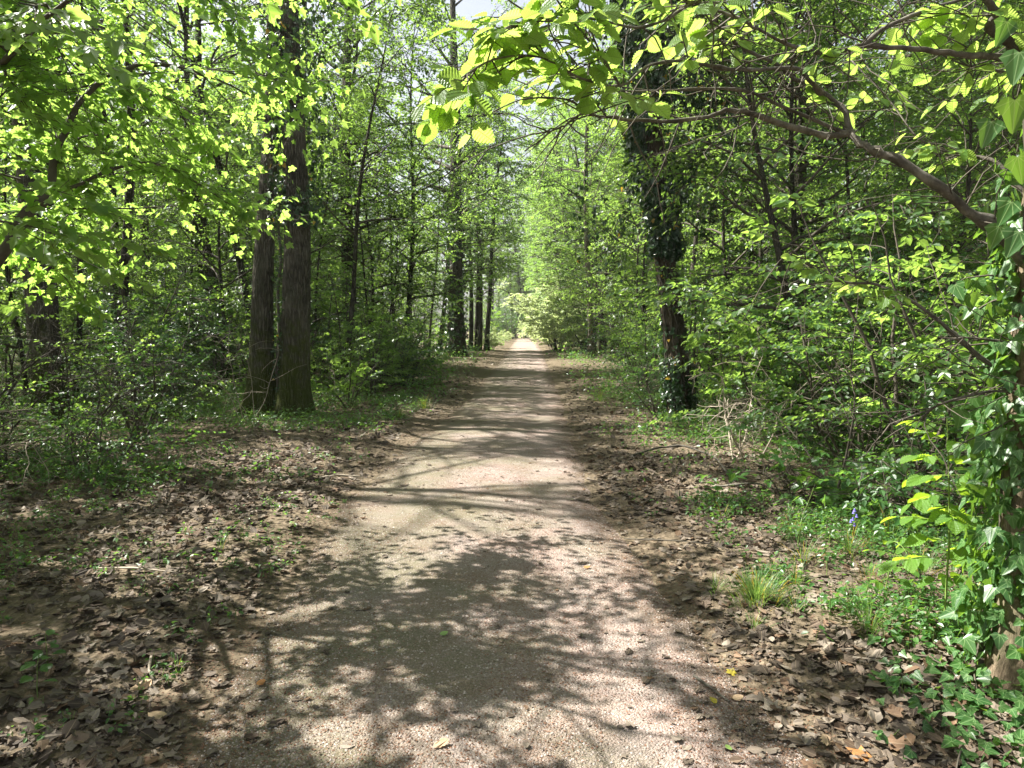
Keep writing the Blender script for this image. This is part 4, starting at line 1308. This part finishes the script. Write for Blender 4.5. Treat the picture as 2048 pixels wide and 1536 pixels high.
upright_plant('elder_seedling', 'bright elder seedling with paired leaflets beside the ivied hornbeam trunk', 'young shrub', 2.12, 3.45, 1.12, 9, .125, T_HORN, 'leaf_elder', 421, 5, lean=(-.05, 0))
upright_plant('elder_seedling', 'shorter elder seedling close behind the bright one at the hornbeam', 'young shrub', 2.38, 3.6, .80, 7, .105, T_HORN, 'leaf_elder', 422, 5, lean=(.05, 0))
upright_plant('elder_seedling', 'low elder sprout under the seedlings beside the trunk', 'young shrub', 2.05, 3.9, .42, 4, .075, T_HORN, 'leaf_elder', 423, 3)
upright_plant('nettle', 'green nettle in the bottom corner of the left litter', 'wild plant', -2.0, 2.95, .22, 5, .075, T_HORN, 'leaf_herb', 424)
upright_plant('nettle', 'second green nettle just behind the one in the left corner', 'wild plant', -2.12, 3.2, .2, 5, .065, T_HORN, 'leaf_herb', 425)
upright_plant('herb_plant', 'leafy herb on the litter in front of the oak', 'wild plant', -3.35, 11.3, .35, 4, .11, T_OVAL, 'leaf_herb', 426)
upright_plant('herb_plant', 'pale green herb beside the oak foot', 'wild plant', -3.95, 11.8, .3, 4, .10, T_OVAL, 'leaf_herb', 427)
upright_plant('herb_plant', 'tall stemmed herb among the long grass near the bluebell', 'wild plant', 2.05, 5.1, .5, 7, .06, T_OVAL, 'leaf_herb', 428)
upright_plant('herb_plant', 'small leafed herb between the sunlit grass and the bluebell', 'wild plant', 2.0, 4.5, .28, 6, .05, T_OVAL, 'leaf_herb', 429)
upright_plant('herb_plant', 'spreading herb with rounded leaves on the sunny litter bank', 'wild plant', 1.85, 3.75, .2, 5, .055, T_OVAL, 'leaf_herb', 430)
upright_plant('herb_plant', 'herb with long leaves on bare litter right of the path', 'wild plant', 1.85, 6.55, .25, 4, .11, T_OVAL, 'leaf_herb', 431)

# fern
fr = thing('fern', (3.05, 6.65, gz(3.05, 6.65)), 'shaded fern with narrow fronds under the hazel like shrub', 'fern')
for q in range(7):
    a = q * .9 + .3; li = curve_pts((0, 0, 0), (math.cos(a) * .8, math.sin(a) * .8, 1), .55, 12, rng, -.16, .04)
    mb = MB(); mb.tube(li, np.linspace(.004, .0015, 12), 4, 1, cap=False)
    t = np.repeat(np.linspace(.15, .98, 20), 2); P, d = interp(li, t)
    sg = np.where(np.arange(40) % 2 == 0, 1., -1.)[:, None]
    pr = norm(np.cross(d, [0, 0, 1.])) * sg
    mb.leaves(T_RHOMB, P, pr + .35 * d, np.cross(d, pr) * sg, .13 * np.sin(math.pi * (.12 + .85 * t)) ** .8, rng.random(40), 0, .45)
    mb.build('frond', [M['leaf_herb'], M['stem_green']], fr)

# bluebell
bb = thing('bluebell', (2.42, 5.15, gz(2.42, 5.15)), 'single violet bluebell among the long grass', 'flower')
li = curve_pts((0, 0, 0), (.15, -.1, 1), .30, 9, rng, -.05, .03)
mb = MB(); mb.tube(li, np.linspace(.003, .0015, 9), 6, 0); mb.build('stem', M['stem_green'], bb)
for q in range(6):
    p, d = interp(li, np.array(.62 + .075 * q))
    mb = MB()
    hb_ = p + np.array([.016 * math.cos(q * 2), .016 * math.sin(q * 2), -.004])
    zz = np.array([0, -.004, -.012, -.019, -.022]); rr = np.array([.002, .006, .007, .008, .013])
    mb.tube(np.column_stack([np.full(5, hb_[0]), np.full(5, hb_[1]), hb_[2] + zz]), rr, 8, 0, cap=False)
    mb.build('flower', M['bluebell'], bb)

# ivy creeping over the ground at the hornbeam's foot
iv = thing('ground_ivy', (2.0, 2.75, gz(2.0, 2.75)), 'ivy creeping over the ground below the hornbeam trunk', 'ivy')
n = 620
x = .05 + .28 * rng.normal(size=n); y = -.05 + .42 * rng.normal(size=n)
k = (x + 2.0 > 1.30 + .35 * (y + .3)) & (np.abs(x) < .8)
x, y = x[k], y[k]; n = len(x)
zz = ground_z(x + 2.0, y + 2.75) - gz(2.0, 2.75) + .03 + .15 * rng.random(n) * np.clip(.4 + x, .1, 1)
mb = MB()
a = rng.random(n) * 6.28
mb.leaves(T_IVY, np.column_stack([x, y, zz]), np.column_stack([np.cos(a), np.sin(a) - .5, -.2 + .2 * rng.normal(size=n)]), np.array([-.25, -.35, 1.]) + .4 * rng.normal(size=(n, 3)), .034 + .032 * rng.random(n), rng.random(n), 0)
mb.build('foliage', M['leaf_ivy_near'], iv)
mb = MB()
for q in range(16):
    p0 = np.array([.3 * rng.normal(), .35 * rng.normal(), .0])
    li = curve_pts(p0, (rng.normal(), rng.normal(), .05), rng.uniform(.2, .6), 8, rng, 0, .3)
    li[:, 2] = ground_z(li[:, 0] + 2.0, li[:, 1] + 2.75) - gz(2.0, 2.75) + .03 + .02 * np.sin(np.arange(8))
    mb.tube(li, np.linspace(.004, .002, 8), 5, 0, cap=False)
mb.build('vine', M['twig'], iv)

# fallen wood
def stick(label, pts, r0, r1, mat='twig_pale', name='fallen_twig', lift=.015, cat='twig', group=None):
    p = np.array([[x_, y_, gz(x_, y_) + lift + h_] for x_, y_, h_ in pts])
    n_ = len(p); t = np.linspace(0, n_ - 1, (n_ - 1) * 5 + 1)
    q = np.column_stack([np.interp(t, np.arange(n_), p[:, k_]) for k_ in range(3)])
    q[1:-1] = (q[:-2] + q[1:-1] * 2 + q[2:]) / 4
    mb = MB(); knobbly(mb, q, r0, r1, rng, 8)
    o = mb.build(name, M[mat])
    c = q[0].copy()
    o.data.transform(Matrix.Translation(-Vector(c))); o.location = c
    return tag(o, label, cat, group)


stick('arched fallen branch on the litter right of the path', [(1.45, 8.7, .0), (1.75, 8.9, .05), (2.15, 9.0, .09), (2.35, 8.3, .05), (2.27, 7.6, .02), (2.22, 7.0, 0)], .014, .008, 'limb', 'fallen_branch', cat='branch')
stick('crooked fallen stick beside the arched branch', [(2.0, 7.0, 0), (2.35, 6.9, .06), (2.55, 6.75, .02), (2.75, 6.9, 0)], .010, .006, 'limb', cat='stick')
stick('short pale stick lying near the yellow leaf', [(.83, 3.20, 0), (.88, 3.08, .003), (.93, 2.98, 0)], .006, .004, 'limb', cat='stick')
stick('long thin twig across the litter on the right verge', [(.85, 5.4, 0), (1.15, 5.15, .02), (1.4, 5.0, .02), (1.62, 4.7, 0)], .005, .002, 'twig')
stick('thin twig on dead leaves near the left herbs', [(-2.7, 4.6, 0), (-2.4, 4.5, .02), (-2.1, 4.45, 0)], .006, .003)
stick('pale twig in the leaf litter close to the left corner', [(-1.72, 3.35, 0), (-1.66, 3.2, .01), (-1.60, 3.12, 0)], .007, .005)
stick('grey stick lying on the litter left of the gravel', [(-2.0, 7.4, 0), (-1.85, 7.55, .02), (-1.6, 7.65, 0)], .010, .006)
stick('curved bare twig lying at the foot of the sunny bank', [(1.6, 3.3, 0), (1.75, 3.2, .02), (1.95, 3.0, 0)], .005, .003)
# dry pale twigs in front of the oak
dt = thing('dead_shoot', (-4.35, 11.6, gz(-4.35, 11.6)), 'dry pale branching shoot in front of the twin oak', 'dead shoot')
for k_ in range(5):
    mb = MB()
    st_ = curve_pts((.05 * k_, 0, 0), (rng.normal() * .25, -.1, 1), rng.uniform(1.3, 2.2), 12, rng, -.02, .12)
    mb.tube(st_, np.linspace(.006, .002, 12), 5, 0)
    for m_ in range(6):
        p, d = interp(st_, np.array(rng.uniform(.35, 1)))
        b = curve_pts(p, norm(d * .4 + rng.normal(size=3) * np.array([1, .5, .5])), rng.uniform(.25, .8), 8, rng, -.05, .2)
        mb.tube(b, np.linspace(.0035, .0015, 8), 4, 0)
    mb.build('stem', M['twig_pale'], dt)

# single fallen leaves that stand out
for lab, x, y, sz, mt, T_, az in [('yellow fallen leaf on the right edge of the gravel', .86, 2.985, .045, 'fallen_yellow', 5, 1.9), ('tan fallen leaf beside the yellow one', .98, 3.03, .055, 'fallen_tan', 1, .4),
        ('orange lobed dead leaf on the soil at the bottom right', 1.30, 2.62, .085, 'fallen_orange', 2, 2.4), ('pale tan leaf near the orange dead leaf', 1.22, 2.70, .07, 'fallen_tan', 4, 1.2),
        ('pale olive leaf with a notch lying on the gravel', -.27, 2.64, .065, 'fallen_tan', 8, .5), ('small green fallen leaf on the shaded gravel', -.35, 3.62, .05, 'fallen_green', 1, .7),
        ('brown curled leaf on the sunlit gravel', .50, 4.72, .05, 'fallen_orange', 7, .2), ('orange tinged leaf in the left litter', -1.13, 3.15, .05, 'fallen_orange', 1, 1.1),
        ('small green fallen leaf at the bottom edge of the gravel', .82, 2.63, .035, 'fallen_green', 1, 2.0), ('brownish yellow leaf by the litter on the right verge', 1.03, 3.28, .05, 'fallen_yellow', 10, 1.0),
        ('dry tan leaf standing up in the left litter', -1.62, 3.05, .10, 'fallen_tan', 4, .9), ('broad pale dead leaf beside the dry tan one', -1.45, 2.85, .09, 'fallen_tan', 7, 2.9)]:
    mb = MB()
    Tv, Tf = LITTER_T[T_]
    mb.leaves((Tv, Tf), np.zeros((1, 3)), np.array([[math.cos(az), math.sin(az), .12]]), np.array([[.1, -.15, 1.]]), sz, np.array([.5]))
    o = mb.build('fallen_leaf', M[mt]); o.location = (x, y, gz(x, y) + .012)
    tag(o, lab, 'fallen leaf', 'fallen leaves lying singly')

# ------------------------------------------------------------------ saplings, shrubs and tall trees: one of each kind is built, then copied
rng = np.random.default_rng(101)


def shrub_proto(seed, H, R, nst, size, nspr, leaf='leaf_wood', T=T_OVAL, name='shrub', cat='shrub', nsub=5, nleaf=4):
    r_ = np.random.default_rng(seed)
    root = thing(name, (0, 0, 0), '', cat)
    st = MB(); fo = MB()
    B, D, L = [], [], []
    for s in range(nst):
        a = s * 2.4 + r_.random(); sp = r_.uniform(.10, .55)
        li = curve_pts((.08 * math.cos(a), .08 * math.sin(a), -.05), (sp * math.cos(a), sp * math.sin(a), 1), H * r_.uniform(.7, 1.1), 9, r_, -.03, .11)
        st.tube(li, np.linspace(.012 + .006 * H, .004, 9), 6, 0, cap=False)
        for j in range(int(5 + 2.2 * H)):
            t = .12 + .86 * r_.random()
            q, d = interp(li, np.array(t)); az = r_.random() * 6.28
            sd_ = norm(d * .4 + np.array([math.cos(az), math.sin(az), .15]))
            ln = R * r_.uniform(.5, 1.1) * (1.05 - .6 * t)
            b = curve_pts(q, sd_, ln, 5, r_, -.04, .14)
            st.tube(b, np.linspace(.007, .0025, 5), 3, 0, cap=False)
            for m in range(nspr):
                w, wd = interp(b, np.array(.2 + .8 * r_.random()))
                B.append(w); D.append(wd + .5 * r_.normal(size=3) * np.array([1, 1, .4])); L.append(r_.uniform(.3, .6))
    add_sprays(fo, np.array(B), np.array(D), np.array(L), r_, T, size, nsub, nleaf, .12, .28, 0, 1, .003)
    st.build('stems' if False else 'stem', M['twig'], root)
    fo.build('foliage', [M[leaf], M['twig']], root)
    return root


def sapling_proto(seed, H, r0, h0, nb, R, size, T=T_RHOMB, name='sapling', leaf='leaf_wood', nsec=4, nspr=3):
    r_ = np.random.default_rng(seed)
    root, tr, rad = make_tree(name, '', 'tree', (0, 0, 0), H, r0, r_, (r_.normal() * .4, r_.normal() * .4), .10, 'bark', leaf, .4, 'trunk', 7, h0=h0, nb=nb, R=R, nsec=nsec, nspr=nspr, sl=(.45, .8), size=size, T=T)
    return root


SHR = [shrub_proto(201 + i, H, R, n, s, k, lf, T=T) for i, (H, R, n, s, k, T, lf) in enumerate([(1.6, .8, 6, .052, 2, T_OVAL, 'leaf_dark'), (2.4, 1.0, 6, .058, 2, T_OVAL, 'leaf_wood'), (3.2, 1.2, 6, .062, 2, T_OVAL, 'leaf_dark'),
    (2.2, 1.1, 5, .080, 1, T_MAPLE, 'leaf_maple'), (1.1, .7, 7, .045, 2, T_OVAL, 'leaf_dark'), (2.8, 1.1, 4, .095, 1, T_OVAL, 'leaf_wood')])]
SAP = [sapling_proto(221 + i, H, r, h0, nb, R, s) for i, (H, r, h0, nb, R, s) in enumerate([(6.5, .05, .8, 26, 1.7, .075), (8.5, .07, 1.2, 30, 2.1, .085), (5.0, .04, .5, 22, 1.5, .07), (10, .085, 2.0, 30, 2.4, .095), (7.5, .06, 1.0, 28, 1.9, .08)])]
TALL = [sapling_proto(241 + i, H, r, h0, nb, R, s, name='forest_tree', leaf='leaf_tall', nsec=4, nspr=2) for i, (H, r, h0, nb, R, s) in enumerate([(20, .22, 4.5, 34, 4.4, .16), (24, .28, 6.5, 36, 5.0, .17), (17, .17, 3.5, 32, 3.8, .15), (22, .24, 5, 36, 4.6, .16)])]
LOOK = {'shrub': ['low dark shrub', 'green leafy shrub', 'tall dark shrub', 'lobed leaf maple shrub', 'knee high dark shrub', 'tall broad leaved shrub'],
        'sapling': ['leafy sapling', 'tall leafy sapling', 'short leafy sapling', 'high crowned sapling', 'bushy sapling'],
        'forest_tree': ['tall forest tree', 'stout tall tree', 'slim tall tree', 'broad crowned tree'],
        'dead_shrub': ['pale leafless brushwood', 'dark leafless brushwood', 'low pale brushwood', 'tall dark brushwood'],
        'pole_sapling': ['thin bare pole', 'taller bare pole', 'short bare pole']}
MARKS = [(-4.1, 13.2, 'the twin oak'), (2.9, 12.2, 'the ivy covered trunk'), (-9.1, 14.1, 'the thick rough trunk'), (-3, 39.5, 'the straight dark trunk'), (4.2, 39, 'the slim grey trunk'),
         (8.2, 20.5, 'the ivied thicket trunk'), (13.4, 22, 'the two stout grey trunks'), (-6, 27, 'the furrowed grey trunk'), (4.5, 8.2, 'the hazel like shrub'), (-8.1, 21, 'the curved dark trunk'),
         (-2.4, 49, 'the clustered thin stems'), (-14, 34, 'the deep left wood'), (15, 34, 'the deep right wood'), (-16, 60, 'the farthest left wood'), (17, 60, 'the farthest right wood'),
         (-3, 70, 'the far path, left'), (6, 70, 'the far path, right'), (1.5, 95, 'the end of the path')]
used = set()
placed = []


def put(protos, x, y, label, group, smin=.85, smax=1.2, tilt=.05, which=None, look=None):
    p = protos[int(rng.integers(len(protos))) if which is None else which]
    rz = rng.random() * 6.28; sc = rng.uniform(smin, smax); ti = tuple(rng.normal(0, tilt, 2))
    z = float(ground_z(np.array(x), np.array(y)))
    if p.name not in used:
        used.add(p.name)
        p.location = (x, y, z); p.rotation_euler = (ti[0], ti[1], rz); p.scale = (sc, sc, sc)
        p['label'] = label; p['group'] = group
        o = p
    else:
        o = dup(p, (x, y, z), rz, sc, label, group, ti)
    if look:
        placed.append((o, look[protos.index(p)], x, y))
    return o


def free(x, y, dmin, lst):
    for (a, b) in lst:
        if (a - x) ** 2 + (b - y) ** 2 < dmin * dmin:
            return False
    return True


def populate(protos, n, y0, y1, cmin, dmin, what, group, pw_=1.0, smin=.85, smax=1.2, side=0, xfar=.80, reject=None):
    lst = []; tries = 0; cnt = 0
    while cnt < n and tries < n * 60:
        tries += 1
        y = y0 + (y1 - y0) * rng.random() ** pw_
        s = side or (1 if rng.random() < .5 else -1)
        w = xfar * y + 2.5
        e = cmin + (w - cmin) * rng.random() ** 1.25
        x = float(pc(y)) + s * e
        if not free(x, y, dmin, lst) or (reject and reject(x, y)):
            continue
        lst.append((x, y)); cnt += 1
        zone = 'left of the path' if s < 0 else 'right of the path'
        dist = 'close by' if y < 16 else ('deeper in the wood' if y < 40 else 'far along the path')
        put(protos, x, y, f'{what} {zone}, {dist}', f'{group} {zone}, {dist}', smin, smax, look=LOOK[protos[0].name.split('.')[0]])


def shades(x, y, z0, z1, r):
    for zq in np.arange(z0, z1, .7):
        fx, fy = x - sun_dir[0] * zq / sun_dir[2], y - sun_dir[1] * zq / sun_dir[2]
        if np.any(((fx - LIT[:, 0]) / (LIT[:, 2] + r)) ** 2 + ((fy - LIT[:, 1]) / (LIT[:, 3] + r)) ** 2 < 1):
            return True
    return False


def clear(m, sh=None):
    def keepclear(x, y):
        # nothing grows in front of the oak, the ivied tree or across the open litter beside the path
        lo = 1024 + FPX * (x - m) / max(y, .1); hi = 1024 + FPX * (x + m) / max(y, .1)
        if y < 13.9 and hi > 440 and lo < 860: return True
        if y < 12.6 and hi > 1150 and lo < 1370: return True
        if y < 14.5 and hi > 35 and lo < 150: return True
        if y < 38 and hi > 1150 and lo < 1205 and m < 2: return True
        if y < 48 and hi > 890 and lo < 1000 and m < 2: return True
        if y < 9 and abs(x - float(pc(y))) < 2.6 + m: return True
        # the sunny stretch of the path: no tall crowns between it and the sun
        if m > 2.5 and 50 < y < 106 and -18 < x - float(pc(y)) < -2: return True
        if 1 < m <= 2.5 and 51 < y < 102 and -10.5 < x - float(pc(y)) < -2 and rng.random() < .9: return True
        if sh and shades(x, y, *sh): return True
        return y < 5.5
    return keepclear


populate(SHR, 85, 6, 22, 2.6, .8, 'leafy shrub of the undergrowth', 'undergrowth shrubs', 1.0, .6, 1.1, reject=clear(.8))
populate(SHR, 130, 18, 70, 2.2, .9, 'leafy shrub of the undergrowth', 'undergrowth shrubs', 1.1, .8, 1.4, reject=clear(.8))
populate(SAP, 60, 9, 30, 3.8, 1.4, 'slender leafy sapling', 'saplings', 1.0, .8, 1.15, reject=clear(1.5, (1.5, 7, .9)))
populate(SAP, 165, 24, 95, 3.2, 1.3, 'slender leafy sapling', 'saplings', 1.1, .9, 1.4, reject=clear(1.2))
populate(TALL, 7, 26, 48, 4.3, 3.8, 'tall forest tree with a high crown', 'tall forest trees', 1.0, .8, 1.05, side=-1, reject=clear(3, (6, 18, 2)))
populate(TALL, 16, 16, 46, 4.3, 3.4, 'tall forest tree with a high crown', 'tall forest trees', 1.0, .8, 1.05, side=1, reject=clear(3, (6, 18, 2)))
populate(TALL, 38, 40, 125, 4.0, 3.5, 'tall forest tree with a high crown', 'tall forest trees', 1.1, .85, 1.15, side=1, reject=clear(3))
populate(TALL, 17, 42, 125, 4.0, 3.8, 'tall forest tree with a high crown', 'tall forest trees', 1.1, .85, 1.15, side=-1, reject=clear(3))
# crowns that lean together over the path
for k in range(16):
    y = 42 + 3.6 * k + rng.uniform(-1, 1); sd_ = 1 if k % 2 else -1
    if sd_ < 0 and 49 < y < 104: sd_ = 1
    x = float(pc(y)) + sd_ * rng.uniform(4.0, 5.2)
    o = put(TALL, x, y, 'tall tree whose crown leans over the far path', 'trees arching over the far path', .75, 1.0, which=[2, 0, 3][k % 3])
    o.rotation_euler = (rng.normal(0, .03), -sd_ * rng.uniform(.08, .17), o.rotation_euler[2] * 0)
# bare thin stems and dry brushwood in the thickets
def brush_proto(seed, H, n, name, mat):
    r_ = np.random.default_rng(seed)
    root = thing(name, (0, 0, 0), '', 'dead shrub')
    for q in range(n):
        mb = MB()
        a = r_.random() * 6.28
        st = curve_pts((.15 * math.cos(a), .15 * math.sin(a), -.03), (r_.normal() * .35, r_.normal() * .35, 1), H * r_.uniform(.6, 1.1), 12, r_, -.05, .13)
        mb.tube(st, np.linspace(.004 + .004 * H, .003, 12), 5, 0)
        for m_ in range(9):
            p, d = interp(st, np.array(r_.uniform(.25, 1)))
            b = curve_pts(p, norm(d * .4 + r_.normal(size=3) * np.array([1, 1, .5])), r_.uniform(.2, .5) * H, 8, r_, -.06, .2)
            mb.tube(b, np.linspace(.005, .002, 8), 4, 0)
            for w in range(3):
                p2, d2 = interp(b, np.array(r_.uniform(.3, 1)))
                c = curve_pts(p2, norm(d2 * .6 + r_.normal(size=3)), r_.uniform(.1, .25) * H, 6, r_, -.04, .2)
                mb.tube(c, np.linspace(.003, .0014, 6), 3, 0)
        mb.build('stem', M[mat], root)
    return root


BRU = [brush_proto(261, 1.7, 4, 'dead_shrub', 'twig_pale'), brush_proto(262, 2.3, 4, 'dead_shrub', 'twig'), brush_proto(263, 1.2, 5, 'dead_shrub', 'twig_pale'), brush_proto(264, 2.8, 3, 'dead_shrub', 'twig')]
populate(BRU, 64, 6.5, 24, 3.0, .7, 'leafless brushwood standing in the thicket', 'bare brushwood', 1.0, .8, 1.3, reject=clear(.5))
POLE = [sapling_proto(271 + i, H, r, h0, 14, 1.6, .08, name='pole_sapling', nsec=3, nspr=2) for i, (H, r, h0) in enumerate([(9, .045, 4.2), (11, .06, 5), (7.5, .035, 3.4)])]
populate(POLE, 60, 11, 42, 3.6, 1.1, 'thin pole with leaves only near its top', 'thin poles', 1.0, .85, 1.2, reject=clear(.6, (4, 10, .7)))
# bushes on the right of the far path, sun glare painted into their leaves
BRI = [shrub_proto(281, 3.6, 1.5, 6, .12, 3, 'leaf_painted_glare', T_RHOMB, 'sunlit_bush'), shrub_proto(282, 5.2, 1.9, 6, .13, 3, 'leaf_painted_glare', T_RHOMB, 'sunlit_bush')]
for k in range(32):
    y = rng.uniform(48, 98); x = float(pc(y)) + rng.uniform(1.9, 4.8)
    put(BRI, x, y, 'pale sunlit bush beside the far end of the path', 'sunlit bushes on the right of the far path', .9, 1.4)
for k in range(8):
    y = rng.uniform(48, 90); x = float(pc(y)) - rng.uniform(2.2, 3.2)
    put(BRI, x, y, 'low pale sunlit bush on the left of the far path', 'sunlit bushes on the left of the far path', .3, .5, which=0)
# where the path bends away: trees and bushes stand across its line
for k in range(26):
    x = rng.uniform(-6, 10); y = rng.uniform(108, 128)
    put(TALL if k % 2 else SAP, x, y, 'leafy tree closing the view where the path ends', 'trees closing the end of the path', 1.0, 1.4)
for k in range(40):
    x = rng.uniform(-5, 9); y = rng.uniform(98, 122)
    if abs(x - float(pc(y))) < 1.3 and y < 112: continue
    put(SHR, x, y, 'bush closing the view where the path ends', 'bushes closing the end of the path', 1.2, 2.0)


# each of the copies is told apart by its look and by what it stands near
seen = {}
for o, look, x, y in placed:
    mx, my, nm = min(MARKS, key=lambda q: (q[0] - x) ** 2 + (q[1] - y) ** 2)
    if 'wood' in nm or 'path' in nm:
        rel = 'in' if 'wood' in nm else ('beside' if 'far path' in nm else 'near')
    elif y - my > 1.8: rel = 'behind'
    elif y - my < -1.8: rel = 'in front of'
    else: rel = 'left of' if x < mx else 'right of'
    seen.setdefault(f'{look} {rel} {nm}', []).append((abs(x - float(pc(y))), o))
ORD = ['nearest the path', 'second from the path', 'third from the path', 'fourth from the path', 'fifth from the path', 'sixth from the path']
for lab, os_ in seen.items():
    os_.sort(key=lambda q: q[0])
    for k_, (_, o) in enumerate(os_):
        o['group'] = lab
        if len(os_) == 1: o['label'] = lab if len(lab.split()) > 3 else lab + ' in the wood'
        elif len(os_) <= 6: o['label'] = f'{lab}, {ORD[k_]}'
        else: o['label'] = lab

# thin air that pales the far wood
if HAZE:
    me = bpy.data.meshes.new('haze')
    lo, hi = (-260, -70, -2.2), (260, 300, 42)
    vs = [(x, y, z) for x in (lo[0], hi[0]) for y in (lo[1], hi[1]) for z in (lo[2], hi[2])]
    me.from_pydata(vs, [], [(0, 1, 3, 2), (4, 6, 7, 5), (0, 4, 5, 1), (2, 3, 7, 6), (0, 2, 6, 4), (1, 5, 7, 3)])
    hz = bpy.data.objects.new('haze', me); C.objects.link(hz); hz['kind'] = 'stuff'
    k = NT('haze')
    pv = k.n('VolumePrincipled'); pv.inputs['Color'].default_value = (.95, 1, .92, 1); pv.inputs['Density'].default_value = HAZE
    pv.inputs['Anisotropy'].default_value = .3
    k.l(pv.outputs[0], k.out.inputs['Volume'])
    me.materials.append(k.m)
